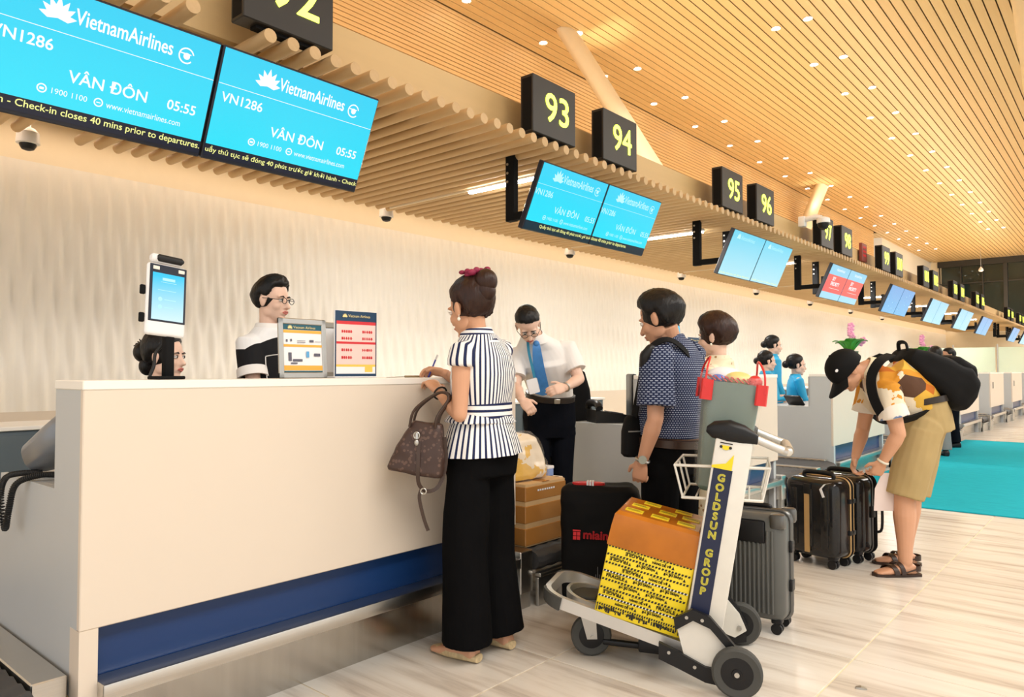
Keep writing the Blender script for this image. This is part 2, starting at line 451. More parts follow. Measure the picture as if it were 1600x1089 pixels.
bmesh_ = bm_.mesh('batten', M['batten'], 40)
PIT = 3.6824 / 24
cuts = [1.88, 5.56]                                      # battens left out above the two nearest screen hangers
for i in range(276):
    y = 4.7336 + (i - 33) * PIT
    if abs(y - 2.02) < .15: continue
    o = bpy.data.objects.new('batten', bmesh_); C.objects.link(o)
    o.location = (-3.818, y, 3.215); o.parent = can
struct('carrier_rail', MB().mm((-4.6, -1.5, 3.265), (-4.54, 41.5, 3.31)).mm((-6.2, -1.5, 3.265), (-6.14, 41.5, 3.31)), M['fascia'], can)

# leaning white struts between canopy and ceiling
def strut(a, b, w, d, nm):
    a, b = V(a), V(b); t = (b - a).normalized(); x = V((0, 1, 0)); y = t.cross(x).normalized(); x = y.cross(t)
    rs = [[p + x * w * math.cos(2 * PI * k / 20) + y * d * math.sin(2 * PI * k / 20) for k in range(20)] for p in (a, b)]
    return struct(nm, MB().rings(rs), M['cream'], smooth=50)
strut((-4.9, 9.42, 3.5), (-6.95, 9.47, 6.78), .24, .13, 'trim_2')
strut((-8.3, 22.1, 3.5), (-7.0, 22.3, 6.78), .30, .16, 'trim_3')
strut((-.4, 12.9, 0), (-1.02, 12.9, 6.78), .30, .30, 'trim_4')
for (x, y) in ((-6.55, 9.75), (-7.0, 21.9)):
    l = bpy.data.lights.new('strut_uplight', 'SPOT'); l.energy = 35; l.spot_size = 1.2; l.spot_blend = .8; l.color = (1, .85, .6); l.shadow_soft_size = .08
    o = bpy.data.objects.new('strut_uplight', l); o.location = (x, y, 5.6); o.rotation_euler = (PI, 0, 0); C.objects.link(o)

# teal carpet in two runs
m, nb = raw('teal_carpet', .95, .1)
nb.col(nb.mix(nb.noise(5, (1, 6, 1), 6, .7), (0.004, 0.25, 0.34), (0.02, 0.47, 0.57)))
nb.bump(nb.noise(220), .4, .004)
M['carpet'] = m
for k, (a, b, lab) in enumerate(((7.52, 11.45, 'teal carpet run nearest the bending man'), (11.47, 15.4, 'teal carpet run beyond the seam, at the far desks'))):
    o = MB().rbox((.1, (a + b) / 2, .006), (5.0, b - a, .012), .003, 1).build('carpet', M['carpet']); tag(o, lab, 'carpet', 'teal carpets'); 

# ------------------------------------------------------------------ ceiling lights
dl0 = None
ORDW = 'first second third fourth fifth sixth seventh eighth ninth tenth eleventh twelfth thirteenth fourteenth fifteenth sixteenth seventeenth eighteenth nineteenth twentieth'.split()
cnt = {}
DL = []
for k in range(17):
    for x in ((-6.8, -7.45)): DL.append((x, 7.75 + 1.84 * k - (.1 if x < -7.2 else 0)))
for k in range(13): 
    for x in (-3.8, -4.3): DL.append((x, 11.52 + 1.815 * k))
dm = MB().lathe([(.055, 0), (.075, -.012), (.075, .01), (.05, .012)], 14)
for k, (x, y) in enumerate(DL):
    if dl0 is None:
        dl0 = thing('downlight', '', 'downlight', (x, y, 6.75))
        dm.build('trim_ring', M['white'], dl0)
        MB().lathe([(.05, -.004), (.05, .004)], 14).build('lens', M['lampsmall'], dl0)
        o = dl0
    else: o = dup(dl0, loc=(x, y, 6.75))
    row = 'left' if x < -6 else 'right'
    nn_ = cnt.get((row, x), 0); cnt[(row, x)] = nn_ + 1
    o['label'] = '%s downlight from the near end, %s line of the %s double row' % (ORDW[nn_], 'wall-side' if x in (-7.45, -7.5, -4.3) else 'hall-side', row)
    o['group'] = 'downlights in the %s double row' % row
for k in range(0, 34, 3):                                  # their light
    x, y = DL[k]
    l = bpy.data.lights.new('downlight_beam', 'SPOT'); l.energy = 90; l.spot_size = 1.7; l.spot_blend = .6; l.color = (1, .88, .7); l.shadow_soft_size = .06
    o = bpy.data.objects.new('downlight_beam', l); o.location = (x + (3.0 if k % 2 else 0), y, 6.7); C.objects.link(o)

# linear lamps under the battens
lamp0 = None
WHICH = ['first from the left, behind the 93 and 94 screens', 'second from the left, behind the 95 and 96 screens', 'third from the left', 'fourth from the left',
         'behind the fifth pair of screens', 'behind the sixth pair of screens', 'behind the seventh pair of screens', 'behind the eighth pair of screens']
for k in range(8):
    y = 5.545 + 3.6824 * k - (.05 * (k > 0))
    if lamp0 is None:
        lamp0 = thing('linear_lamp', '', 'lamp', (-4.9, y, 3.155)); o = lamp0
        MB().rbox((0, 0, .012), (.92, .06, .03), .006).build('housing', M['white'], lamp0)
        MB().rbox((0, 0, -.014), (.90, .052, .024), .01).build('diffuser', M['lamp'], lamp0)
        MB().mm((-1.75, -.008, .005), (-.47, .008, .025)).build('conduit', M['cream'], lamp0)
    else: o = dup(lamp0, loc=(-4.9, y, 3.155))
    l = bpy.data.lights.new('linear_lamp_light', 'AREA'); l.shape = 'RECTANGLE'; l.size = .9; l.size_y = .06; l.energy = 44; l.color = (1, .97, .93)
    lo = bpy.data.objects.new('linear_lamp_light', l); lo.location = (-4.9, y, 3.12); C.objects.link(lo)
    o['label'] = 'white linear lamp under the battens, ' + WHICH[k]; o['group'] = 'linear lamps under the canopy'

# dome cameras between battens and wall
dome0 = None
names = ['above the left end, under the cyan screens', 'right of the first screens, near the wall top', 'below the second pair of screens', 'between the screens of 94 and 95',
         'below the third pair of screens', 'left of the red priority screens', 'right below the red priority screens', 'under the fifth pair of screens']
for k in range(8):
    y = 1.95 + 3.83 * k
    if dome0 is None:
        dome0 = thing('dome_camera', '', 'camera', (-7.0, y, 3.18)); o = dome0
        MB().lathe([(.02, .25), (.02, .10), (.05, .095), (.082, .06), (.088, -.03), (.07, -.035)], 18).build('housing', M['whitepl'], dome0)
        MB().lathe([(.064, -.033), (.062, -.05), (.046, -.078), (.02, -.088)], 18).build('dome', M['black'], dome0)
    else: o = dup(dome0, loc=(-7.0, y, 3.18))
    o['label'] = 'small white dome camera with black bubble, ' + names[k]; o['group'] = 'dome cameras along the wall'

# ------------------------------------------------------------------ number signs
def sign(num, y, lab):
    t = thing('number_sign', lab, 'sign', (-3.818, y, 3.27), (0, 0, PI / 2))
    MB().rbox((.305, .07, .248), (.61, .14, .496), .006, 1).build('box', M['signbox'], t)
    mb = MB(); w = .33 if num < 100 else .40
    put_text(mb, str(num), .335, .135, w=w, h=.25, y=-.0035, align='c', bold=.003)
    mb.build('digits', M['digit'], t, smooth=None)
    MB().mm((.1, .04, -.02), (.5, .10, .002)).build('foot', M['matte'], t)
    MB().mm((-.001, .02, .02), (0.003, .12, .47)).build('side_cover', M['matte'], t)
n = 91; sgn = 0
for k in range(-1, 10):
    if k == 7: n += 0; continue
    for q in range(2):
        y = 4.724 + 3.6824 * k + (1.065 if q else 0)
        if not (k == -1 and q == 0):
            sgn += 1; sign(n, y, '%s black sign box from the left, lit yellow %d' % (ORDW[sgn - 1], n))
        n += 1
# ------------------------------------------------------------------ screens
def screen_mat(name, top, bot, s=.68):
    m = bpy.data.materials.new(name); m.use_nodes = True; nb = NB(m)
    g = nb.xyz()[2]
    f = nb.math('MULTIPLY_ADD', g, 1.7, .5)
    c = nb.mix(f, bot, top)
    nb.b.inputs['Base Color'].default_value = (0, 0, 0, 1); nb.b.inputs['Roughness'].default_value = .25
    nb.nt.links.new(c, nb.b.inputs['Emission Color']); nb.b.inputs['Emission Strength'].default_value = s
    return m
M['cyan'] = screen_mat('screen_cyan', (0.015, .62, .90), (.03, .78, .95))
M['cyan2'] = screen_mat('screen_cyan_pale', (0.06, .60, .85), (.45, .80, .90))
M['azure'] = screen_mat('screen_azure', (0.03, .30, .72), (.05, .42, .80))
M['sky'] = screen_mat('screen_sky', (0.16, .55, .82), (.30, .68, .88))
M['redp'] = screen_mat('screen_red', (.80, .055, .075), (.80, .06, .08))
def globe(mb, x, z, r, y):
    ringshape(mb, x, z, r * .82, r, y, 20, .3, 5.6)
    disc(mb, x + r * .05, z - r * .05, r * .42, y)
    rect(mb, x - r * .9, z + r * .15, x + r * .6, z + r * .3, y)
TICK = {('a', 0): 'i hành - Check-in closes 40 mins prior to departures.', ('a', 1): 'uầy thủ tục sẽ đóng 40 phút trước giờ khởi hành - Check',
        ('b', 0): 'Quầy thủ tục sẽ đóng 40 phút trước giờ khở', ('b', 1): 'closes 40 mins prior to departures.'}
def monitor(yc, style, lab, side, xl=-3.72, near=False):
    """one screen, local x to the viewer's right, -y to the viewer; leans forward"""
    W, H = (1.03, .605) if style == 'a' else (.955, .575)
    t = thing('flight_screen', lab, 'screen', (-3.72, yc, 2.685), (math.radians(24), 0, PI / 2))
    MB().rbox((0, .03, 0), (W, .055, H), .006, 1).build('bezel', M['screen_edge'], t)
    yy = .0
    zb = -H / 2 + (.085 if style in 'ab' else .012)
    panel = MB().mm((-W / 2 + .010, -.001, zb), (W / 2 - .010, .004, H / 2 - .010))
    if style in 'ab':
        panel.build('display', M['cyan'], t, smooth=None)
        MB().mm((-W / 2 + .008, -.0008, -H / 2 + .02), (W / 2 - .008, .003, zb)).build('ticker_strip', M['ticker'], t, smooth=None)
        mb = MB(); y = -.0025
        lotus(mb, -.235, .165, .095, y)
        put_text(mb, 'VietnamAirlines', -.165, .165, w=.44, h=.068, y=y, bold=.0012)
        rect(mb, -W / 2 + .01, .108, W / 2 - .01, .111, y)
        put_text(mb, 'VN1286', -.475, .020, h=.050, y=y, bold=.001)
        put_text(mb, 'VÂN ĐÔN', .02, -.095, h=.068, y=y, align='c', bold=.001)
        put_text(mb, '05:55', .445, -.095, h=.048, y=y, align='r', bold=.001)
        put_text(mb, '1900 1100', -.215, -.165, h=.026, y=y)
        put_text(mb, 'www.vietnamairlines.com', .02, -.168, w=.36, h=.03, y=y)
        ringshape(mb, -.255, -.152, .015, .021, y); ringshape(mb, -.015, -.152, .015, .021, y); rect(mb, -.264, -.158, -.246, -.147, y); rect(mb, -.024, -.155, -.006, -.150, y)
        globe(mb, .345, .185, .04, y)
        mb.build('screen_print', M['white_txt' if style == 'a' else 'faint_txt'], t, smooth=None)
        s_ = TICK[(style, side)]
        mb = MB(); put_text(mb, s_, -W / 2 + (.012 if style == 'a' else .2 * (1 - side)), -H / 2 + .036, w=(W - .024 if style == 'a' else (W - .21 if side == 0 else W - .35)), h=.042, y=-.003, bold=.0004)
        mb.build('ticker_text', M['yellow_txt'], t, smooth=None)
    elif style == 'c':
        panel.build('display', M['cyan2'], t, smooth=None)
        mb = MB(); lotus(mb, -.30, .19, .07, -.003); put_text(mb, 'VietnamAirlines', -.24, .185, w=.42, h=.05, y=-.003)
        mb.build('screen_print', M['faint_txt'], t, smooth=None)
        mb = MB(); put_text(mb, 'Quầy thủ tục sẽ đóng 40 phút', -.45, -.262, w=.86, h=.03, y=-.003); mb.build('ticker_text', M['yellow_txt'], t, smooth=None)
    elif style == 'd':
        panel.build('display', M['sky'], t, smooth=None)
        MB().mm((-W / 2 + .01, -.002, -.17), (W / 2 - .01, .002, .12)).build('red_panel', M['redp'], t, smooth=None)
        mb = MB(); put_text(mb, 'SKY', -.22, .03, h=.06, y=-.004, bold=.002); put_text(mb, 'PRIORITY', -.22, -.05, w=.42, h=.06, y=-.004, bold=.002)
        rect(mb, -.22, -.10, .3, -.095, -.004); put_text(mb, 'VietnamAirlines', -.2, .19, w=.42, h=.05, y=-.004)
        mb.build('screen_print', M['white_txt'], t, smooth=None)
    else:
        panel.build('display', M['azure' if style == 'e' else 'sky'], t, smooth=None)
        mb = MB()
        for q in range(5):
            disc(mb, random.uniform(-.4, .4), random.uniform(-.2, .2), .012, -.003)
        mb.build('screen_print', M['faint_txt'], t, smooth=None)
    MB().mm((-.2, .055, -.1), (.2, .075, .1)).build('mount_plate', M['matte'], t)
    return t
def hanger(y, lab, x0=-4.30):
    t = thing('screen_hanger', lab, 'bracket', (x0, y, 3.18), (0, 0, 0))
    MB().rbox((0, 0, -.26), (.10, .07, .62), .006, 1).build('post', M['matte'], t)
    MB().rbox((.22, 0, -.53), (.5, .06, .07), .006, 1).build('arm', M['matte'], t)
    mb = MB()
    for z in (-.05, -.13, -.21): mb.tube([(-.02, -.036, z), (-.02, -.042, z)], .012, 8)
    mb.build('bolts', M['steel2'], t); t.children[-1]['kind'] = 'stuff'
    MB().rbox((.42, 0, -.47), (.06, .12, .18), .006, 1).build('knuckle', M['black'], t)
PR = [(-1, 'a', 'nearest the camera'), (0, 'b', 'second along, under the 93 and 94 signs'), (1, 'c', 'third along, under the 95 and 96 signs'), (2, 'd', 'fourth along, under the 97 and 98 signs'),
      (3, 'e', 'fifth along, under the 99 and 100 signs'), (4, 'f', 'sixth along the row'), (5, 'f', 'seventh along the row'), (6, 'e', 'eighth along the row'), (8, 'e', 'second last along the row'), (9, 'f', 'at the far end')]
DESC = {'a': 'big cyan flight screen', 'b': 'cyan flight screen', 'c': 'pale cyan flight screen', 'd': 'screen with red priority panel', 'e': 'deep blue screen', 'f': 'pale blue screen'}
for k, st, wh in PR:
    y = 5.56 + 3.6824 * k
    hw_ = .52 if st == 'a' else .482
    monitor(y - hw_, st, 'left %s, pair %s' % (DESC[st], wh), 0)
    monitor(y + hw_, st, 'right %s, pair %s' % (DESC[st], wh), 1)
    for q, yy in enumerate((y - .55, y + .35)):
        hanger(yy, '%s black bracket of the screens %s' % (('left', 'right')[q], wh))

# pan camera, red board on the canopy edge
t = thing('pan_camera', 'white pan camera with black bubble on the canopy edge left of 97', 'camera', (-3.95, 11.75, 3.62))
MB().rbox((-.05, 0, 0), (.1, .12, .16), .01).build('wall_box', M['whitepl'], t)
MB().tube([(0, 0, .03), (.15, 0, .05), (.24, 0, .02)], .045, 12).build('arm', M['whitepl'], t)
MB().lathe([(.03, .04), (.095, .01), (.1, -.06), (.085, -.065)], 18, c=(.27, 0, 0)).build('housing', M['whitepl'], t)
MB().lathe([(.085, -.06), (.085, -.1), (.06, -.15), (.02, -.17)], 18, c=(.27, 0, 0)).build('bubble', M['black'], t)
t = thing('display_board', 'small red framed display board on the canopy between 98 and 99', 'sign', (-4.12, 15.42, 3.45), (0, 0, PI / 2))
MB().rbox((.14, 0, .16), (.34, .06, .36), .008).build('frame', mat('maroon_frame', (.25, .06, .05), .5), t)
mb = MB()
for z in (.08, .16, .24): rect(mb, .03, z, .25, z + .04, -.032)
mb.build('rows', M['redink'], t, smooth=None)
t = thing('pendant_lamp', 'small white pendant lamp hanging before the dark glazing', 'lamp', (-5.2, 38, 5.75))
MB().tube([(0, 0, 0), (0, 0, 1.0)], .008, 6).build('cord', M['steel2'], t)
MB().lathe([(.02, .12), (.09, .02), (.1, -.05), (.05, -.09)], 14).build('shade', M['whitepl'], t)

# ------------------------------------------------------------------ check-in counters
M['kick'] = mat('brushed_kick_steel', (0.50, 0.475, 0.43), .24, 1.0, var=.12, scale=5, stretch=(1, 6, .2), bump=.04, bscale=8)
def counter(k):
    y0 = .86 + 3.6824 * k; L = 2.085
    ORD = ['long cream check-in counter in front, where the striped woman writes', 'cream check-in counter behind the loaded trolley', 'cream check-in counter behind the bending man',
           'fourth cream check-in counter along the row', 'fifth cream check-in counter along the row', 'sixth cream check-in counter along the row', 'seventh cream check-in counter along the row',
           'eighth cream check-in counter along the row', 'farthest cream check-in counter by the end wall']
    t = thing('checkin_counter', ORD[k], 'counter', (-2.5, y0, 0), group='check-in counters')
    MB().rbox((-.012, L / 2, .818), (.024, L, .752), .003, 1).build('front_panel', M['panel'], t)
    MB().rbox((-.122, L / 2, 1.205), (.252, L + .006, .03), .003, 1).build('top_ledge', M['edge'], t)
    for yy, nm in ((.012, 'side_panel'), (L - .012, 'side_panel')):
        poly = [(-.024, .225), (-.024, 1.19), (-.245, 1.19), (-.245, .86), (-.83, .86), (-.83, .225)]
        mb = MB(); mb.prism(poly, .022, Matrix(((1, 0, 0, 0), (0, 0, 1, yy - .011), (0, 1, 0, 0), (0, 0, 0, 1)))); mb.build(nm, M['side'], t, smooth=None)
    MB().rbox((-.535, L / 2, .845), (.58, L - .05, .028), .004, 1).build('desk_top', M['side'], t)
    MB().mm((-.27, .03, .25), (-.245, L - .03, 1.19)).build('inner_back', M['side'], t)
    MB().mm((-.08, .05, .20), (-.058, L - .02, .445)).build('recess_band', M['blue'], t)
    MB().mm((-.078, .0, .0), (-.0, .055, .442)).build('corner_post', M['panel'] if k == 0 else M['side'], t)
    MB().mm((-.078, L - .055, .0), (-.02, L, .442)).build('corner_post', M['side'], t)
    MB().rbox((-.002, L / 2 + .02, .25), (.105, L - .07, .052), .004, 2).build('bumper_rail', M['steel'], t)
    MB().mm((-.09, .03, 0), (-.066, L, .225)).build('kick_plate', M['kick'], t)
    MB().mm((-.82, -.004, 0), (-.1, .0, .225)).build('side_kick', M['steel2'], t)
    cb_ = thing('back_cabinet', ORDW[k] + ' low blue-grey cabinet with white top behind the clerks, counted from the left', 'cabinet', (-4.6, y0, 0), group='cabinets behind the clerks')
    MB().mm((-.22, .02, .06), (.22, L - .02, .945)).build('body', M['gasket'], cb_); MB().rbox((0, L / 2, .955), (.47, L, .022), .003, 1).build('top', M['edge'], cb_)
    MB().mm((-.20, .04, 0), (.19, L - .04, .06)).build('plinth', M['matte'], cb_)
    for q in range(3): MB().mm((.221, .05 + q * .67, .10), (.232, .05 + q * .67 + .64, .92)).build('door', M['gasket'], cb_)
    if k >= 4:
        MB().rbox((.004, .35, .93), (.012, .12, .14), .002, 1).build('card_reader', M['gasket'], t)
    return t
for k in range(9): counter(k)

# bag belts between the counters
def belt_mesh(mb, x0, x1, y0, y1, z):
    r = .05; pts = []
    for a in range(7):
        t_ = -PI / 2 + PI * a / 6; pts.append((x1 - r + r * math.cos(t_), z - r + r * math.sin(t_)))
    n = 40
    for a in range(1, n): pts.append((x1 - r - (x1 - r - x0) * a / n, z + (.010 if a % 2 else 0)))
    pts.append((x0, z)); pts.append((x0, z - 2 * r))
    rows = 12
    rs = []
    for i in range(rows + 1):
        y = y0 + (y1 - y0) * i / rows
        rs.append([V((px + (.012 if i % 2 else 0) * (1 if 7 <= q < len(pts) - 2 else 0), y, pz - (.006 if i % 2 else 0))) for q, (px, pz) in enumerate(pts)])
    mb.rings(rs)
def conveyor(k):
    y0 = .86 + 3.6824 * k + 2.085; y1 = .86 + 3.6824 * (k + 1)
    nm = ['at the bottom left corner beside the front counter', 'holding the brown taped carton', 'beside the counter behind the trolley, right of it', 'beyond the bending man',
          'between the fourth and fifth counters', 'between the fifth and sixth counters', 'between the sixth and seventh counters', 'between the seventh and eighth counters', 'between the last two counters'][k + 1]
    t = thing('bag_conveyor', 'black bag belt in steel frame ' + nm, 'conveyor', (-2.5, y0, 0), group='bag conveyors between the counters')
    w = y1 - y0; xb = -.50 if k == 0 else -1.6
    for a, b, q in ((.12, w / 2 - .07, -.50), (w / 2 + .07, w - .12, xb)):
        mb = MB(); belt_mesh(mb, max(xb, -1.6) if a > .2 or k else xb, .06, a, b, .285); mb.build('belt', M['belt'], t, smooth=30)
        MB().rbox((.045, (a + b) / 2, .075), (.02, b - a, .15), .003, 1).build('front_frame', M['steel2'], t)
        MB().rbox((.05, (a + b) / 2, .165), (.04, b - a, .02), .003, 1).build('front_lip', M['steel2'], t)
    for yc, ww, x1 in ((.055, .10, .03), (w / 2, .11, .10), (w - .06, .10, -.06)):
        MB().rbox(((xb + x1) / 2, yc, .19), (x1 - xb, ww, .22), .004, 1).build('side_rail', M['steel'], t)
        MB().mm((x1 - .08, yc - ww / 2 + .01, 0), (x1 - .01, yc + ww / 2 - .01, .09)).build('foot', M['steel2'], t)
    mb = MB()
    for x in (-.12, -.75): mb.tube([(x, w - .111, .20), (x, w - .108, .20)], .012, 8)
    o = mb.build('bolts', M['ink'], t); o['kind'] = 'stuff'
for k in range(-1, 8): conveyor(k)

# green glass screen at the far desks
t = thing('glass_partition', 'pale green glass partition behind the far counters', 'partition', (0, 29, 0))
for x in (-6.2, -4.83, -3.55):
    MB().mm((x + .03, -.006, .9), (x + 1.22, .006, 2.05)).build('glass_pane', M['glass'], t, smooth=None)
    MB().tube([(x, 0, 0), (x, 0, 2.15)], .022, 8).build('post', M['steel2'], t)
# ------------------------------------------------------------------ people
def nrm(v): v = V(v); return v.normalized()
def oring(c, x, y, a, b, n=24, p=2.5):
    out = []
    for k in range(n):
        t = 2 * PI * k / n; ct, st = math.cos(t), math.sin(t)
        out.append(c + x * a * math.copysign(abs(ct) ** (2 / p), ct) + y * b * math.copysign(abs(st) ** (2 / p), st))
    return out
def lerp(a, b, t): return a + (b - a) * t

def hand(mb, W, d, n, t, curls, s=1.0, thumb=(.5, .75, .35), grip=0.0):
    """wrist, finger direction, palm normal, thumb-side direction"""
    d = nrm(d); n = nrm(V(n) - d * V(n).dot(d)); t = nrm(V(t) - d * V(t).dot(d) - n * V(t).dot(n))
    mb.rings([oring(W + d * q * s, t, n, a * s, b * s, 14, 2.6) for q, a, b in ((-.03, .024, .020), (0, .026, .019), (.03, .035, .017), (.065, .041, .015), (.088, .038, .012), (.094, .03, .008))])
    for k, (off, L) in enumerate(((.029, .080), (.0100, .090), (-.0095, .083), (-.028, .064))):
        p = W + (d * .082 + t * off) * s; ang = 0; pts = [p - d * .02 * s, p]; dirn = nrm(d + t * off * 2.2)
        c = curls[k]
        for q, (fr, cu) in enumerate(((.45, c[0]), (.30, c[1]), (.25, c[2]))):
            ang += cu
            p = p + (dirn * math.cos(ang) + n * math.sin(ang)) * L * fr * s; pts.append(p)
        mb.tube(pts, [.0090 * s, .0090 * s, .0084 * s, .0078 * s, .0066 * s], 10, round_=True)
    p = W + (d * .022 + t * .024) * s; pts = [p - d * .01 * s]
    td = nrm(d * thumb[0] + t * thumb[1] + n * thumb[2]); p2 = p + td * .042 * s
    td2 = nrm(d * .85 + t * (.25 - grip) + n * (.3 + grip)); p3 = p2 + td2 * .032 * s
    mb.tube(pts + [p + td * .012 * s, p2, p3], [.016 * s, .0145 * s, .0115 * s, .0085 * s], 10, round_=True)

def head_axes(J):
    f = nrm(J['hf']); u = V(J.get('hu', (0, 0, 1))); u = nrm(u - f * u.dot(f)); l = u.cross(f); return f, l, u
def head_pieces(mb, H, f, l, u, s, sex):
    P = lambda x, y, z: H + (f * x + l * y + u * z) * s
    ax = (f, l, u); E = lambda c, r, n=18, m=12: mb.ell(P(*c), [q * s for q in r], n, m, axes=ax)
    w = 1.0 if sex == 'm' else .95
    E((-.014, 0, .035), (.096, .074 * w, .084), 24, 16)
    E((.028, 0, -.025), (.060, .058 * w, .088), 24, 16)
    E((.034, 0, -.070), (.046, .046 * w, .036)); E((.062, 0, -.094), (.024, .026 * w, .017))
    for q in (-1, 1):
        E((.052, q * .036, -.028), (.027, .024, .026)); E((.008, q * .045, -.056), (.036, .012, .030))
        E((-.006, q * .074, -.008), (.018, .0085, .031)); E((-.012, q * .080, .002), (.013, .006, .022))
        E((.086, q * .011, -.034), (.011, .008, .008))
        E((.072, q * .030, .023), (.013, .024, .008))
    mb.tube([P(.080, 0, .012), P(.092, 0, -.012), P(.104, 0, -.030)], [.008 * s, .010 * s, .0125 * s], 10, round_=True)
    E((.078, 0, -.060), (.016, .026, .018))

def face_parts(root, H, f, l, u, s, o, brow='hair', lip='lipred', glasses=None):
    P = lambda x, y, z: H + (f * x + l * y + u * z) * s - o
    ax = (f, l, u)
    for q in (-1, 1):
        e = MB().ell(P(.0765, q * .030, .004), (.0105 * s, .0145 * s, .0085 * s), 14, 8, axes=ax).build('eye', M['eyewhite'], root, smooth=60)
        MB().ell(P(.0842, q * .030, .004), (.0035 * s, .0062 * s, .0066 * s), 12, 8, axes=ax).build('iris', M['iris'], e, smooth=60)
        MB().tube([P(.0825, q * .013, .022), P(.0865, q * .026, .027), P(.080, q * .046, .023)], [.0026 * s, .0036 * s, .0015 * s], 8, round_=True).build('eyebrow', M[brow], root, smooth=60)
        MB().tube([P(.0835, q * .016, .0085), P(.0862, q * .030, .0125), P(.080, q * .045, .0075)], [.0012 * s, .0017 * s, .001 * s], 6).build('eyelash', M[brow], root, smooth=60)
    mb = MB(); mb.tube([P(.088, -.022, -.060), P(.0935, -.010, -.0545), P(.0945, 0, -.056), P(.0935, .010, -.0545), P(.088, .022, -.060)], [.002 * s, .0042 * s, .004 * s, .0042 * s, .002 * s], 8, round_=True)
    mb.tube([P(.088, -.020, -.062), P(.0925, 0, -.0665), P(.088, .020, -.062)], [.002 * s, .0052 * s, .002 * s], 8, round_=True)
    mb.build('lips', M[lip], root, smooth=60)
    if glasses:
        mb = MB()
        for q in (-1, 1):
            mb.tube([P(.100, q * .032 + .020 * math.cos(a), .002 + .0155 * math.sin(a)) for a in [2 * PI * k / 18 for k in range(18)]], .0019 * s, 6, closed=True)
            mb.tube([P(.098, q * .054, .006), P(.05, q * .078, .008), P(-.005, q * .083, .010)], .0018 * s, 6)
        mb.tube([P(.102, -.010, .004), P(.104, 0, .006), P(.102, .010, .004)], .0018 * s, 6)
        mb.build('glasses', M[glasses], root, smooth=60)

HL = {'m': [(0, .50), (35, .46), (54, .36), (63, .02), (70, -.14), (86, -.18), (94, -.02), (101, -.35), (107, -.80), (118, -.95), (180, -.97)],
      'f': [(0, .56), (30, .48), (58, .18), (78, -.18), (90, -.26), (97, -.06), (104, -.45), (112, -.85), (122, -.96), (180, -.98)],
      'short': [(0, .40), (30, .28), (60, -.02), (80, -.40), (94, -.12), (106, -.5), (122, -.9), (180, -.98)],
      'fade': [(0, .50), (35, .45), (62, .24), (80, -.02), (95, -.02), (110, -.25), (125, -.65), (180, -.85)]}
def hair_mesh(H, f, l, u, s, o, style, thick=.014, vol=(0, 0, 0), seed=0):
    hl = HL[style]; n, m = 64, 40; mb = MB(); c = H + (f * -.016 + u * .034) * s
    R = (.098 + thick, .0765 + thick * .8, .086 + thick)
    vs = []
    for i in range(m + 1):
        el = -PI / 2 + PI * i / m
        for k in range(n):
            az = 2 * PI * k / n
            a = abs((math.degrees(az) + 180) % 360 - 180)
            for (a0, e0), (a1, e1) in zip(hl, hl[1:]):
                if a0 <= a <= a1: lim = e0 + (e1 - e0) * (a - a0) / (a1 - a0)
            d = V((math.cos(el) * math.cos(az), math.cos(el) * math.sin(az), math.sin(el)))
            sh = noise.noise(d * 5 + V((seed, 0, 0))) * .06 + noise.noise(V((d.x * 16, d.y * 16, d.z * 5)) + V((seed, 2, 0))) * .035
            t = (math.sin(el) - lim + sh * .6) / .10
            t = max(0, min(1, t)); t = t * t * (3 - 2 * t)
            t2 = max(0, min(1, (math.sin(el) - lim + sh * .6) / .55)); t2 = t2 * (2 - t2)
            s0 = .098 / R[0] + .025
            r = lerp(.80, s0 + (1.0 - s0) * t2 + sh * .5, t)
            hz = 1.0 if d.z > 0 else (max(math.cos(el), .02) ** -.5)
            x, y, z = d.x * R[0] * r * hz, d.y * R[1] * r * hz, d.z * R[2] * r
            if z > 0 and t > .5: x += vol[0] * z; z *= 1 + vol[2]
            if z < -.02 and t > .5 and a > 120: x -= (z + .02) * .35
            vs.append(c + (f * x + l * y + u * z) * s - o)
    fs = []
    for i in range(m):
        for k in range(n):
            q = (k + 1) % n; fs.append((i * n + k, i * n + q, (i + 1) * n + q, (i + 1) * n + k))
    mb.add(vs, fs); return mb

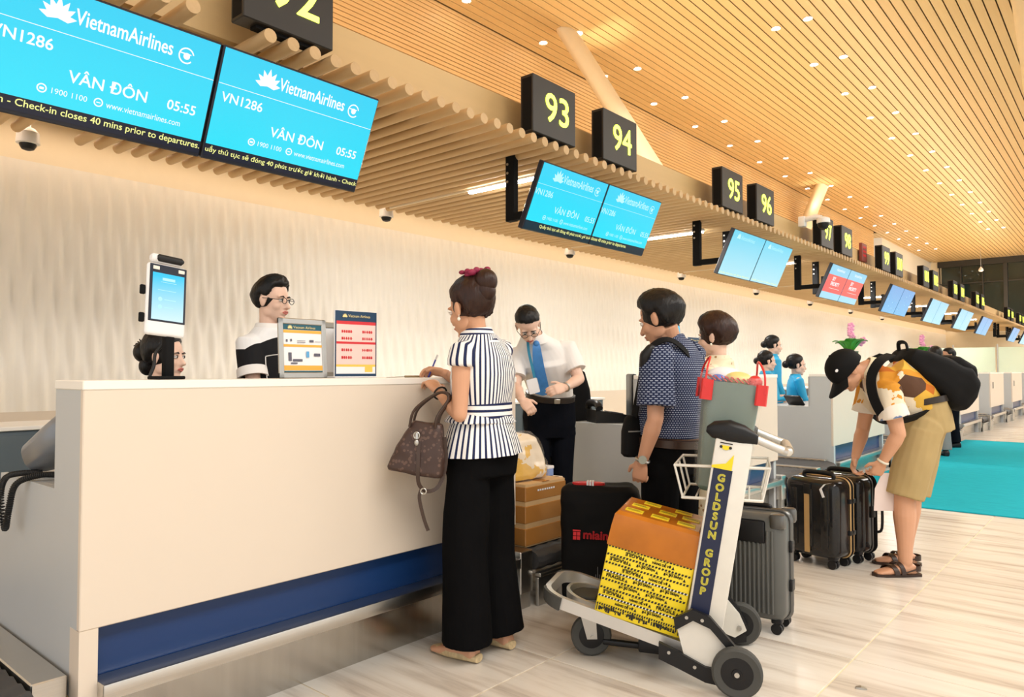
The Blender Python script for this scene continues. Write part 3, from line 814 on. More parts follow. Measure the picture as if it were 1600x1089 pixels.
def torso(mb, J, w, infl=0.0, low=-.10, neck=True, open_neck=.0, top=1.0):
    """w: (hip, waist, chest, shoulder) half widths; depths follow"""
    pel, che, nek = J['pel'], J['che'], J['nek']; wai = J.get('wai', lerp(pel, che, .45))
    xp = nrm(J['hipL'] - J['hipR']); xc = nrm(J['shL'] - J['shR'])
    up1 = nrm(wai - pel); up2 = nrm(nek - che)
    dp = nrm(xp.cross(up1)); dc = nrm(xc.cross(up2)); dw = nrm(dp + dc); xw = nrm(xp + xc)
    hw, ww, cw, sw = w; dm = J.get('depth', 1.0); belly = J.get('belly', 0)
    R = []
    if 'pv' in J and low < -.02: low = -.02
    R.append(oring(pel + up1 * low, xp, dp, hw * .98 + infl, (hw * .66) * dm + infl))
    if low < -.03: R.append(oring(pel, xp, dp, hw + infl, hw * .68 * dm + infl))
    R.append(oring(wai, xw, dw, ww + infl, (ww * .72 + belly) * dm + infl))
    R.append(oring(lerp(wai, che, .55), nrm(xw + xc), nrm(dw + dc), lerp(ww, cw, .6) + infl, (lerp(ww, cw, .6) * .70 + belly * .4) * dm + infl))
    R.append(oring(che, xc, dc, cw + infl, cw * .66 * dm + infl))
    sm = (J['shL'] + J['shR']) / 2
    R.append(oring(lerp(che, sm, .75), xc, dc, sw * .93 + infl, cw * .56 * dm + infl))
    b = lerp(sm, nek, .35) + up2 * .008
    R.append(oring(b, xc, dc, sw * .74 + infl, cw * .42 * dm + infl))
    b2 = lerp(sm, nek, .8) + up2 * (.004)
    R.append(oring(b2, xc, dc, .072 + infl, .066 + infl))
    R.append(oring(nek, xc, dc, .058 + infl * .6, .058 + infl * .6))
    mb.rings(R); return dict(xp=xp, dp=dp, xc=xc, dc=dc, up=up2, R=R)

def person(label, J, sex='m', vox=.006, skn='skin_a', hair=None, hairm='hair', torsow=None, top=None, pants=None, shoes=None, glasses=None,
           lips='lipred', hs=1.0, face=True, arm=1.0, legf=1.0, wristband=None, group=None):
    fl_ = J.get('base', V((J['pel'].x, J['pel'].y, 0)))
    o = V(fl_)
    root = thing('person', label, 'person', o, group=group)
    w = torsow or ((.165, .140, .165, .175) if sex == 'm' else (.165, .120, .145, .150))
    f, l, u = head_axes(J); H = J['head']
    mb = MB(); mb.T = Matrix.Translation(-o)
    K = torso(mb, J, [q * .93 for q in w])
    mb.tube([lerp(J['che'], J['nek'], .6), J['nek'], lerp(J['nek'], H - f * .02 * hs - u * .05 * hs, .6), H - f * .02 * hs - u * .03 * hs],
            [.062, .056 if sex == 'm' else .047, .053 if sex == 'm' else .044, .055 if sex == 'm' else .046], 16)
    head_pieces(mb, H, f, l, u, hs, sex)
    a = arm * (1.0 if sex == 'm' else .86)
    for q in 'LR':
        S, E, W = J['sh' + q], J['el' + q], J['wr' + q]
        mb.tube([S, lerp(S, E, .35), lerp(S, E, .8), E], [.050 * a, .047 * a, .040 * a, .038 * a], 16, round_=True)
        mb.tube([E, lerp(E, W, .25), lerp(E, W, .7), W], [.037 * a, .040 * a, .031 * a, .0245 * a], 16, round_=True)
        if 'hd' + q in J:
            hand(mb, W, J['hd' + q], J['hn' + q], J['ht' + q], J.get('cu' + q, [(.3, .4, .3)] * 4), .94 * a ** .5, grip=J.get('gr' + q, 0))
        hp, kn, an = J['hip' + q], J['kn' + q], J['an' + q]
        lg = (1.0 if sex == 'm' else .95) * legf
        mb.tube([hp, lerp(hp, kn, .5), kn], [.085 * lg, .072 * lg, .054 * lg], 16, round_=True)
        mb.tube([kn, lerp(kn, an, .3), lerp(kn, an, .75), an], [.053 * lg, .056 * lg, .038 * lg, .034 * lg], 16, round_=True)
        td = nrm(J['to' + q]); fo = an
        sd = td.cross(V((0, 0, 1)))
        zf = .012
        mb.rings([oring(V((fo.x, fo.y, 0)) + td * k + V((0, 0, zz)), sd, V((0, 0, 1)), aa, bb, 14) for k, zz, aa, bb in
                  ((-.062, .035, .022, .024), (-.045, .040, .034, .034), (0, .045, .036, .040), (.06, .036, .042, .030), (.12, .026, .046, .020), (.165, .020, .040, .013), (.185, .018, .026, .009))])
    me = remesh(mb, 'body', vox, M[skn], 2)
    body = link('body', me, root)
    if face: face_parts(root, H, f, l, u, hs, o, brow=hairm, lip=lips, glasses=glasses)
    if hair:
        hm = hair_mesh(H, f, l, u, hs, o, hair.get('style', sex), hair.get('thick', .014), hair.get('vol', (0, 0, 0)), hair.get('seed', 1))
        P = lambda x, y, z: H + (f * x + l * y + u * z) * hs - o
        for c, r in hair.get('extra', ()): hm.ell(P(*c), [k * hs for k in r], 20, 14, axes=(f, l, u))
        hm.build('hair', M[hairm], root, smooth=180)
    if top:
        mb = MB(); mb.T = Matrix.Translation(-o); inf = top.get('infl', .016)
        torso(mb, J, w, inf, top.get('low', -.03), J)
        sl = top.get('sleeve', .55); sr = top.get('sr', .062) * (1 if sex == 'm' else .9)
        for q in 'LR':
            if sl <= 0: continue
            S, E, W = J['sh' + q], J['el' + q], J['wr' + q]
            if sl <= 1: e = lerp(S, E, sl); mb.tube([lerp((J['shL'] + J['shR']) / 2, S, .75), S, lerp(S, e, .5), e], [sr * .95, sr * 1.02, sr * 1.04, sr * top.get('flare', 1.06)], 18)
            else: mb.tube([lerp((J['shL'] + J['shR']) / 2, S, .75), S, E, lerp(E, W, sl - 1)], [sr * .95, sr, sr * .82, sr * .62], 18)
        me = remesh(mb, top['name'], max(vox, .006), M[top['mat']], 2, fold=top.get('fold', .006), fscale=top.get('fs', 7), fstretch=top.get('fst', (1, 1, .5)), seed=top.get('seed', 0))
        shirt = link(top['name'], me, root)
        root['_shirt'] = shirt.name
        if top.get('collar'):
            mb = MB(); mb.T = Matrix.Translation(-o)
            up = K['up']; n_ = J['nek'] - up * .012
            r0 = .062 if sex == 'm' else .054
            rs = [oring(n_ + up * -.022, K['xc'], K['dc'], r0 + .026, r0 + .026), oring(n_ + up * .030, K['xc'], K['dc'], r0 + .008, r0 + .008),
                  oring(n_ + up * .034, K['xc'], K['dc'], r0 + .002, r0 + .002), oring(n_ + up * -.012, K['xc'], K['dc'], r0 + .004, r0 + .004)]
            mb.rings(rs, cap=False, closed=True); mb.build('collar', M[top['collar']], root, smooth=50)
    if pants:
        mb = MB(); mb.T = Matrix.Translation(-o)
        pel, wai = J['pel'], J.get('wai', lerp(J['pel'], J['che'], .45))
        xp = K['xp']; up1 = nrm(nrm(wai - pel) + V((0, 0, J.get('pv', 0)))); dp = nrm(xp.cross(up1)); wai = pel + up1 * (wai - pel).length; inf = pants.get('infl', .014); dm = J.get('depth', 1.0)
        topz = pants.get('top', .75)
        mb.rings([oring(pel - up1 * .10, xp, dp, w[0] * .92 + inf, w[0] * .66 * dm + inf), oring(pel, xp, dp, w[0] + inf, w[0] * .70 * dm + inf),
                  oring(lerp(pel, wai, topz), xp, dp, lerp(w[0], w[1], topz) + inf, (lerp(w[0], w[1], topz) * .70 + J.get('belly', 0) * .8) * dm + inf)])
        rr = pants['r']
        for q in 'LR':
            hq = J['hip' + q]; mb.tube([lerp(pel, hq, .4), hq, lerp(hq, J['kn' + q], .12)], [rr[0] * 1.0, rr[0] * 1.06, rr[0] * 1.02], 18, round_=True)
        for q in 'LR':
            hp, kn, an = J['hip' + q], J['kn' + q], J['an' + q]
            ln = pants.get('len', 2.0)
            if ln > 1:
                e = an + (an - kn).normalized() * (ln - 2.0) * (an - kn).length if ln > 2 else lerp(kn, an, ln - 1)
                mb.tube([hp, lerp(hp, kn, .5), kn, lerp(kn, e, .5), e], rr, 18)
            else:
                e = lerp(hp, kn, ln); mb.tube([hp, lerp(hp, e, .5), e], rr[:3], 18)
        me = remesh(mb, pants['name'], max(vox, .007), M[pants['mat']], 2, fold=pants.get('fold', .006), fscale=pants.get('fs', 6), fstretch=(1, 1, .35), seed=pants.get('seed', 4))
        link(pants['name'], me, root)
        if pants.get('belt'):
            mb = MB(); mb.T = Matrix.Translation(-o)
            c0 = lerp(pel, wai, topz); a0 = lerp(w[0], w[1], topz) + inf; b0 = (lerp(w[0], w[1], topz) * .70 + J.get('belly', 0) * .8) * dm + inf
            mb.rings([oring(c0 + up1 * z, xp, dp, a0 + e, b0 + e) for z, e in ((-.028, .005), (-.026, .008), (.010, .008), (.012, .004))])
            bl = mb.build('belt', M[pants['belt']], root, smooth=50)
            bk = c0 - up1 * .009 - dp * (b0 + .009) if pants.get('bflip') else c0 - up1 * .009 + dp * (b0 + .009)
            MB().rbox((0, 0, 0), (.045, .008, .034), .003, 1, T=Matrix.Translation(bk - o) @ Matrix((xp, dp, up1)).transposed().to_4x4()).build('buckle', M['steel2'], bl)
    if shoes:
        for q in 'LR':
            an = J['an' + q]; td = nrm(J['to' + q]); sd = td.cross(V((0, 0, 1))); b_ = V((an.x, an.y, 0)) - o
            mb = MB()
            mb.rings([oring(b_ + td * k + V((0, 0, zz)), sd, V((0, 0, 1)), aa, bb, 16) for k, zz, aa, bb in
                      ((-.085, .04, .026, .034), (-.07, .05, .042, .048), (-.01, .055, .046, .054), (.06, .043, .050, .042), (.13, .032, .052, .030), (.18, .026, .044, .022), (.205, .022, .026, .014))])
            me = remesh(mb, 'shoe', .006, M[shoes], 1); link('shoe', me, root)
    return root, o, K, (f, l, u)

def palm_hang(J, q, d=(0, 0, -1), n=(0, 0, 0), t=(-1, 0, 0), cu=None):
    J['hd' + q] = V(d); J['hn' + q] = V(n); J['ht' + q] = V(t)
    J['cu' + q] = cu or [(.35, .45, .35), (.4, .5, .4), (.45, .5, .4), (.5, .5, .4)]

# garment materials
def striped(name, n, z0=None):
    m, nb = raw(name, .75, .2); x, y, z = nb.xyz()
    if z0 is None:
        ang = nb.math('ARCTAN2', y, x); t = nb.math('FRACT', nb.math('MULTIPLY', ang, n / (2 * PI)))
    else: t = nb.math('FRACT', nb.math('MULTIPLY', z, n))
    s = nb.math('GREATER_THAN', t, .60)
    nb.col(nb.mix(s, (0.86, 0.85, 0.84), (0.015, 0.022, 0.075))); return m
M['stripe_v'] = striped('navy_white_stripe', 46)
M['stripe_h'] = striped('navy_white_band', 36, 1)
M['stripe_c'] = striped('navy_white_collar', 48, 1)
M['blackcloth'] = mat('black_cloth', (0.0045, 0.0045, 0.005), .9, var=.25, spec=.06)
M['navycloth'] = mat('dark_navy_cloth', (0.006, 0.007, 0.011), .9, var=.25, spec=.06)
M['whitecloth'] = mat('white_shirt_cotton', (0.84, 0.82, 0.80), .8, var=.02, spec=.2)
M['khaki'] = mat('khaki_cotton', (0.42, 0.31, 0.145), .85, var=.1, spec=.15)
M['teal'] = mat('turquoise_silk', (0.02, 0.37, 0.66), .5, var=.15, scale=14)
M['tie'] = mat('blue_tie', (0.05, 0.22, 0.55), .45, var=.25, scale=30)
M['lanyard'] = mat('teal_lanyard', (0.03, 0.24, 0.40), .6)
M['greycloth'] = mat('grey_trousers', (0.22, 0.22, 0.22), .85, var=.1)
M['beltb'] = mat('dark_belt', (0.025, 0.018, 0.014), .4)
M['darkleather'] = mat('dark_brown_leather', (0.035, 0.018, 0.012), .4, var=.2)
M['maroon'] = mat('maroon_ribbon', (0.26, 0.015, 0.06), .6, var=.3, scale=30)
m, nb = raw('navy_dash_print', .8, .2); x, y, z = nb.xyz()
ang = nb.math('MULTIPLY', nb.math('ARCTAN2', y, x), .17)
rowi = nb.math('FLOOR', nb.math('MULTIPLY', z, 98))
u_ = nb.math('FRACT', nb.math('ADD', nb.math('MULTIPLY', ang, 88), nb.math('MULTIPLY', rowi, .5)))
v_ = nb.math('FRACT', nb.math('MULTIPLY', z, 98))
nb.col(nb.mix(nb.math('MULTIPLY', nb.math('LESS_THAN', u_, .58), nb.math('LESS_THAN', v_, .42)), (0.014, 0.022, 0.062), (0.33, 0.37, 0.48)))
M['dash'] = m
m, nb = raw('tropical_print', .75, .2)
vo = nb.voro(6.5, (1, 1, 1.2)); sp = nb.nt.nodes.new('ShaderNodeSeparateColor'); nb.nt.links.new(vo[1], sp.inputs[0])
c1 = nb.ramp(nb.math('ADD', sp.outputs[0], nb.math('MULTIPLY', nb.noise(9), .25)), [(0, (0.50, 0.14, 0.02)), (.28, (0.62, 0.27, 0.03)), (.45, (0.78, 0.68, 0.52)), (.62, (0.66, 0.40, 0.06)), (.78, (0.80, 0.74, 0.66)), (.92, (0.16, 0.25, 0.46)), (1.05, (0.10, 0.05, 0.03))], 'CONSTANT')
nb.col(c1); M['tropic'] = m
m, nb = raw('cream_floral_print', .8, .2)
vo = nb.voro(26)
nb.col(nb.mix(nb.math('LESS_THAN', nb.math('ADD', vo[0], nb.math('MULTIPLY', nb.noise(14), .35)), .36), (0.80, 0.71, 0.52), (0.38, 0.22, 0.10)))
M['floral'] = m
m, nb = raw('white_black_yoke', .8, .2); x, y, z = nb.xyz()
fw = nb.math('ADD', nb.math('MULTIPLY', x, .93), nb.math('MULTIPLY', y, .37))
t = nb.math('GREATER_THAN', nb.math('SUBTRACT', z, nb.math('MULTIPLY', nb.math('MAXIMUM', nb.math('SUBTRACT', fw, .0), 0), .8)), 1.37)
nb.col(nb.mix(t, (0.010, 0.010, 0.012), (0.84, 0.84, 0.85))); M['yoke'] = m

def straplet(pts, w, th, nrmal):
    """flat band along points; nrmal: list of outward normals or one"""
    mb = MB(); rs = []
    pts = [V(p) for p in pts]
    for i, p in enumerate(pts):
        t = nrm(pts[min(i + 1, len(pts) - 1)] - pts[max(i - 1, 0)]); n_ = V(nrmal[i] if isinstance(nrmal, list) else nrmal); n_ = nrm(n_ - t * n_.dot(t)); b = t.cross(n_)
        rs.append([p + b * w / 2 + n_ * th, p - b * w / 2 + n_ * th, p - b * w / 2, p + b * w / 2])
    mb.rings(rs); return mb
def smooth_path(pts, n=6):
    pts = [V(p) for p in pts]; out = []
    for i in range(len(pts) - 1):
        p0, p1, p2, p3 = pts[max(i - 1, 0)], pts[i], pts[i + 1], pts[min(i + 2, len(pts) - 1)]
        for k in range(n):
            t = k / n
            out.append(.5 * ((2 * p1) + (p2 - p0) * t + (2 * p0 - 5 * p1 + 4 * p2 - p3) * t * t + (3 * p1 - p0 - 3 * p2 + p3) * t ** 3))
    return out + [pts[-1]]

# --- woman in the striped blouse, writing at the front counter
J = dict(pel=at(752, 705, 3.27), wai=at(752, 640, 3.27), che=at(755, 585, 3.27), nek=at(745, 521, 3.25), head=at(734, 483, 3.24), hf=(-.98, .06, -.26),
         shL=at(722, 553, 3.12), shR=at(782, 548, 3.38), elL=at(718, 648, 3.10), wrL=at(685, 611, 3.26), elR=at(752, 620, 3.50), wrR=at(694, 583, 3.46),
         hipL=at(733, 735, 3.20), hipR=at(771, 730, 3.34), knL=at(728, 870, 3.17), knR=at(770, 860, 3.33), anL=V((-2.235, 2.30, .085)), anR=V((-2.225, 2.515, .085)),
         toL=(-.95, -.1, 0), toR=(-.95, 0, 0), depth=1.05)
J['hdL'] = at(668, 590, 3.33) - J['wrL']; J['hnL'] = (-.3, .2, -.9); J['htL'] = (-.3, .8, .3); J['cuL'] = [(.5, .6, .4), (.5, .7, .4), (.6, .7, .5), (.6, .7, .5)]
J['hdR'] = at(668, 578, 3.50) - J['wrR']; J['hnR'] = (-.1, -.6, -.8); J['htR'] = (-.4, -.7, .5); J['cuR'] = [(.7, .7, .4), (.8, .8, .5), (.9, .9, .5), (.9, .9, .5)]
J['grR'] = .3
root, o, K, hx = person('woman in a navy and white striped blouse and black trousers writing at the counter', J, 'f', .0048, 'skin_a', dict(style='f', thick=.016, vol=(-.12, 0, .06), seed=3, extra=(((-.122, 0, .080), (.046, .046, .050)), ((-.105, 0, .045), (.045, .045, .05)), ((-.06, 0, .080), (.055, .055, .040)))),
    'hairbrown', torsow=(.175, .128, .158, .158), top=dict(name='blouse', mat='stripe_v', sleeve=.20, sr=.066, infl=.012, low=.13, flare=1.0, fold=.005, fs=8, fst=(1, 1, .3)), pants=dict(name='trousers', mat='blackcloth', r=[.098, .105, .100, .104, .112], len=2.02, top=.55, infl=.012, fold=.009), hs=1.08)
# collar, waistband, peplum
mb = MB(); mb.T = Matrix.Translation(-o)
n_ = J['nek']; up = K['up']
mb.rings([oring(n_ - up * .045, K['xc'], K['dc'], .098, .092), oring(n_ - up * .010, K['xc'], K['dc'], .076, .074), oring(n_ + up * .022, K['xc'], K['dc'], .064, .064), oring(n_ + up * .024, K['xc'], K['dc'], .056, .056), oring(n_ - up * .02, K['xc'], K['dc'], .060, .06)], cap=False, closed=True)
mb.build('collar', M['stripe_c'], root, 'striped stand collar', smooth=50)
mb = MB(); mb.T = Matrix.Translation(-o); xw = nrm(K['xp'] + K['xc']); dw = nrm(K['dp'] + K['dc'])
wz = J['wai'] + V((0, 0, -.005))
mb.rings([oring(wz + V((0, 0, z)), xw, dw, a, b) for z, a, b in ((-.036, .146, .118), (-.034, .150, .122), (.034, .148, .120), (.036, .143, .115))])
mb.build('waistband', M['stripe_h'], root, 'striped waistband', smooth=40)
mb = MB(); mb.T = Matrix.Translation(-o); n = 72; rs = []
for q, (z, a, b) in enumerate(((-.03, .147, .119), (-.08, .168, .138), (-.14, .188, .158), (-.19, .202, .172), (-.19, .196, .166), (-.10, .165, .135))):
    rs.append([wz + V((0, 0, z)) + (xw * math.cos(2 * PI * k / n) * a + dw * math.sin(2 * PI * k / n) * b) * (1 + (.028 * math.sin(11 * 2 * PI * k / n)) * min(q, 3) / 3) for k in range(n)])
mb.rings(rs, cap=False, closed=True)
mb.build('peplum', M['stripe_v'], root, 'flared striped peplum', smooth=60)
f, l, u = hx; H = J['head']
mb = MB()
for k in range(34):
    p = H + f * (-.078 + random.uniform(-.045, .035)) + l * random.uniform(-.055, .055) + u * (.130 + random.uniform(-.014, .022)) - o
    mb.ell(p, (random.uniform(.012, .022), random.uniform(.012, .022), random.uniform(.008, .016)), 8, 6)
mb.build('hair_scrunchie', M['maroon'], root, 'ruffled maroon hair scrunchie', smooth=60)
e = H + l * .083 + u * -.052 + f * -.008 - o
mb = MB(); mb.ell(e, (.0075, .0075, .0085), 12, 8); mb.tube([e + V((0, 0, .006)), e + V((0, 0, .028))], .0012, 6); mb.build('earring', M['pearl'], root, 'pearl drop earring', smooth=60)
wd = nrm(J['wrL'] - J['elL']); p = J['wrL'] - wd * .02 - o; xa = wd.orthogonal().normalized(); ya = wd.cross(xa)
MB().tube([p + (xa * math.cos(a) + ya * math.sin(a)) * .030 for a in [2 * PI * k / 20 for k in range(20)]], .004, 8, closed=True).build('bracelet', M['ink'], root, 'thin dark bracelet', smooth=60)
for q in 'LR':
    an = J['an' + q]; td = nrm(J['to' + q]); sd = td.cross(V((0, 0, 1))); b_ = V((an.x, an.y, 0)) - o
    mb = MB().rings([oring(b_ + td * k + V((0, 0, zz)), sd, V((0, 0, 1)), aa, bb, 16) for k, zz, aa, bb in ((-.07, .022, .026, .018), (.0, .024, .038, .022), (.08, .026, .045, .026), (.14, .022, .040, .02), (.185, .016, .018, .012), (.20, .012, .006, .006))])
    mb.build('shoe', mat('gold_woven_shoe', (.60, .46, .26), .4, var=.4, scale=60), root, 'pointed gold flat shoe', smooth=60)
# pen in her right hand
hp = at(672, 583, 3.48)
t = thing('pen', 'blue and white pen held by the striped woman', 'pen', hp)
dv = nrm(at(679, 551, 3.46) - at(663, 590, 3.50))
MB().tube([-dv * .05, -dv * .04, dv * .075], [.001, .004, .004], 10).build('barrel', mat('pen_blue', (.08, .10, .45), .3), t)
MB().tube([dv * .075, dv * .10], .0045, 10).build('cap', M['whitepl'], t)

# --- standing clerk in black and white polo
J = dict(pel=at(425, 690, 4.2), wai=at(424, 645, 4.2), che=at(424, 572, 4.2), nek=at(421, 511, 4.18), head=at(426, 470, 4.17), hf=(.90, .36, -.08),
         shL=at(462, 540, 4.33), shR=at(389, 538, 4.07), elR=at(397, 605, 4.0), wrR=at(425, 632, 3.9), elL=at(470, 610, 4.3), wrL=at(480, 640, 4.1),
         hipL=at(440, 700, 4.25), hipR=at(410, 700, 4.15), knL=at(440, 810, 4.22), knR=at(412, 810, 4.1), toL=(.4, .8, 0), toR=(.6, .6, 0))
for q, x in (('L', 440), ('R', 412)):
    p = at(x, 800, 4.2); J['kn' + q] = V((p.x, p.y, .47)); J['an' + q] = V((p.x - .02, p.y - .02, .08)); J['hd' + q] = V((.6, .6, -.5)); J['hn' + q] = V((0, 0, -1)); J['ht' + q] = V((0, 1, 0)) if q == 'R' else V((1, 0, 0))
root, o, K, hx = person('young male clerk with glasses in a black and white polo behind the front counter', J, 'm', .0055, 'skin_b', dict(style='m', thick=.018, vol=(.25, 0, .10), seed=8), 'hair',
    top=dict(name='polo_shirt', mat='yoke', sleeve=.72, sr=.072, infl=.02, low=-.05, collar='whitecloth', fold=.008), pants=dict(name='trousers', mat='blackcloth', r=[.095, .085, .075, .072, .07], len=1.95), shoes='black', glasses='ink', hs=1.05)
S, E = J['shR'], J['elR']; dd = nrm(E - S); c = lerp(S, E, .66) - o; xa = dd.orthogonal().normalized(); ya = dd.cross(xa)
MB().rings([[c + dd * z + (xa * math.cos(2 * PI * k / 20) + ya * math.sin(2 * PI * k / 20)) * r for k in range(20)] for z, r in ((-.022, .076), (-.022, .081), (.030, .084), (.030, .074))], cap=False, closed=True).build('sleeve_band', M['whitecloth'], root, 'white sleeve band', smooth=40)
p = J['che'] + nrm(K['dc']) * (-.13) - o
fr = [at(x, y, 4.02) - o for x, y in ((418, 600), (415, 562), (419, 556), (445, 553))]
MB().tube(smooth_path(fr, 3), .003, 6).build('white_piping', M['whitecloth'], root, smooth=60)

# --- seated clerk behind the kiosk
def seated(label, x, yh, d, face_dir, skn, hr, topm, hs=1.0, shoulder=True, extra=None, reach=None):
    H = at(x, yh, d); f = nrm((face_dir[0], face_dir[1], 0)); l = V((0, 0, 1)).cross(f)
    J = dict(head=H, hf=face_dir, nek=H + V((0, 0, -.135)) - f * .02, che=H + V((0, 0, -.29)) - f * .02, wai=H + V((0, 0, -.50)) - f * .02, pel=H + V((0, 0, -.66)) - f * .03)
    for q, s in (('L', 1), ('R', -1)):
        J['sh' + q] = H + V((0, 0, -.20)) + l * .155 * s - f * .02
        J['el' + q] = J['sh' + q] + V((0, 0, -.26)) + l * .05 * s + f * .06; J['wr' + q] = J['el' + q] + f * .20 - l * .06 * s + V((0, 0, .03))
        if reach and q == 'R': J['el' + q] = J['sh' + q] + V((0, 0, -.22)) + l * .04 * s + f * .12; J['wr' + q] = reach
        J['hd' + q] = f; J['hn' + q] = V((0, 0, -1)); J['ht' + q] = -l * s
        J['hip' + q] = J['pel'] + l * .09 * s + f * .05; J['kn' + q] = J['hip' + q] + f * .40 + V((0, 0, .02)); J['an' + q] = V((J['kn' + q].x - f.x * .05, J['kn' + q].y - f.y * .05, .09)); J['to' + q] = f
    J['base'] = V((H.x, H.y, 0))
    r = person(label, J, 'f', .007, skn, hr, 'hair', top=dict(name='tunic', mat=topm, sleeve=1.7, sr=.072, infl=.012, low=-.04, collar=topm, fold=.006),
               pants=dict(name='trousers', mat=topm, r=[.095, .09, .07, .065, .06], len=1.9), shoes='black', hs=hs)
    return J, r
BUN = dict(style='f', thick=.015, vol=(-.1, 0, .05), extra=(((-.125, 0, .0), (.045, .05, .045)), ((-.105, 0, .0), (.03, .035, .035))))
J, r = seated('seated female clerk with black hair bun behind the tablet kiosk', 259, 558, 3.75, (.82, .50, -.05), 'skin_b', dict(style='f', thick=.02, vol=(-.1, 0, .12), extra=(((-.125, 0, .02), (.05, .055, .055)), ((-.10, 0, -.05), (.04, .045, .05)))), 'navycloth')
mb = MB(); f, l, u = r[3]; H = J['head'] - r[1]
for k in range(4): mb.tube([H - f * .13 + u * (.05 + .01 * k), H - f * (.17 + .01 * k) + u * (.085 - .012 * k) + l * .02], [.006, .003], 6)
mb.build('hair_claw', M['ink'], r[0], smooth=60)
J, r = seated('front of the two stacked turquoise clerks, seated, black bun, behind the second counter', 1199, 565, 9.0, (.75, .62, -.08), 'skin_b', BUN, 'teal', reach=None)
J, r = seated('turquoise clerk with brown hair seated alone at the low desk', 1245, 571, 9.85, (.80, .55, -.10), 'skin_b', BUN, 'teal', hs=1.14)
# standing turquoise clerk behind them
def standing(label, x, yh, d, face_dir, sex, skn, hr, hairm, top, pants, foot=None, shoes='black', hs=1.0, arms=None, vox=.008, face=True, torsow=None):
    H = at(x, yh, d); f = nrm((face_dir[0], face_dir[1], 0)); l = V((0, 0, 1)).cross(f); g = H.z
    J = dict(head=H, hf=face_dir, nek=H + V((0, 0, -.13)) - f * .02, che=H + V((0, 0, -.30)) - f * .025, wai=H + V((0, 0, -.52)) - f * .02, pel=H + V((0, 0, -.70)) - f * .02)
    wd = .18 if sex == 'm' else .16
    for q, s in (('L', 1), ('R', -1)):
        J['sh' + q] = H + V((0, 0, -.205)) + l * wd * s - f * .02
        J['el' + q] = J['sh' + q] + V((0, 0, -.28)) + l * .05 * s; J['wr' + q] = J['el' + q] + V((0, 0, -.22)) + f * .09
        if arms and q in arms: J['el' + q], J['wr' + q] = arms[q]
        J['hd' + q] = nrm(J['wr' + q] - J['el' + q]); J['hn' + q] = -l * s; J['ht' + q] = f
        J['hip' + q] = J['pel'] + l * .09 * s; J['an' + q] = V((H.x, H.y, .08)) + l * .11 * s - f * .03; J['kn' + q] = lerp(J['hip' + q], J['an' + q], .52) + f * .02; J['to' + q] = f
    return (J,) + person(label, J, sex, vox, skn, hr, hairm, torsow, top=top, pants=pants, shoes=shoes, hs=hs, face=face)
standing('back of the two stacked turquoise clerks, standing, black bun', 1209, 540, 9.6, (.78, .60, -.12), 'f', 'skin_b', BUN, 'hair', dict(name='tunic', mat='teal', sleeve=1.7, sr=.072, infl=.012, low=-.3, collar='teal'), dict(name='trousers', mat='teal', r=[.1, .09, .08, .08, .08], len=1.95))

# --- bending clerk in white shirt and blue tie
d0 = 5.1
J = dict(pel=at(858, 655, 5.25), wai=at(860, 612, 5.20), che=at(848, 560, 5.05), nek=at(834, 523, 4.95), head=at(825, 508, 4.85), hf=(.50, -.42, -.76), hu=(.4, -.6, .70),
         shL=at(886, 546, 5.08), shR=at(806, 556, 5.02), elL=at(905, 592, 5.0), wrL=at(882, 606, 4.85), elR=at(806, 605, 4.9), wrR=at(816, 626, 4.72),
         hipL=at(878, 668, 5.28), hipR=at(840, 668, 5.22), toL=(.6, -.6, 0), toR=(.6, -.5, 0), depth=1.0)
for q in 'LR':
    p = J['hip' + q]; J['kn' + q] = V((p.x, p.y, .48)); J['an' + q] = V((p.x - .02, p.y + .02, .08))
J['hdL'] = at(862, 610, 4.78) - J['wrL']; J['hnL'] = (-.7, .4, -.3); J['htL'] = (0, 0, 1); J['cuL'] = [(.6, .7, .5)] * 4
J['hdR'] = at(830, 640, 4.66) - J['wrR']; J['hnR'] = (-.2, .6, -.6); J['htR'] = (.6, .5, .2); J['cuR'] = [(.8, .9, .6)] * 4
root, o, K, hx = person('male clerk with glasses in white shirt and blue tie bending over the parcels', J, 'm', .0055, 'skin_b', dict(style='fade', thick=.012, vol=(.05, 0, .04), seed=5), 'hair',
    top=dict(name='shirt', mat='whitecloth', sleeve=.72, sr=.072, infl=.020, low=.02, collar='whitecloth', fold=.009, seed=3), pants=dict(name='trousers', mat='navycloth', r=[.1, .09, .08, .078, .075], len=1.95, top=.9, belt='beltb', infl=.028), shoes='black', glasses='ink')
fr = lambda x, y, d: at(x, y, d) - o
up = V((.55, -.75, .1))
pts = smooth_path([fr(838, 537, 4.88), fr(839, 550, 4.87), fr(842, 575, 4.89), fr(846, 600, 4.93), fr(848, 618, 4.95)], 4)
mb = MB(); rs = []
for i, p in enumerate(pts):
    w_ = .022 + .032 * (i / (len(pts) - 1)) if i < len(pts) - 2 else (.05 if i == len(pts) - 2 else .006)
    rs.append([p + _R * w_, p - _R * w_, p - _R * w_ - _F * .008, p + _R * w_ - _F * .008])
mb.rings(rs); mb.ell(pts[0], (.022, .022, .022), 12, 8); mb.build('necktie', M['tie'], root, 'blue patterned necktie', smooth=50)
mb = straplet(smooth_path([fr(824, 520, 4.83), fr(826, 548, 4.87), fr(832, 575, 4.88), fr(836, 594, 4.89)], 4), .018, .003, -_F); mb.build('lanyard', M['lanyard'], root)
MB().rbox((0, 0, 0), (.075, .004, .10), .006, 1, T=Matrix.Translation(fr(833, 603, 4.86)) @ Matrix.Rotation(.9, 4, 'Z') @ Matrix.Rotation(-.25, 4, 'Y')).build('name_badge', M['whitepl'], root, 'white name badge')
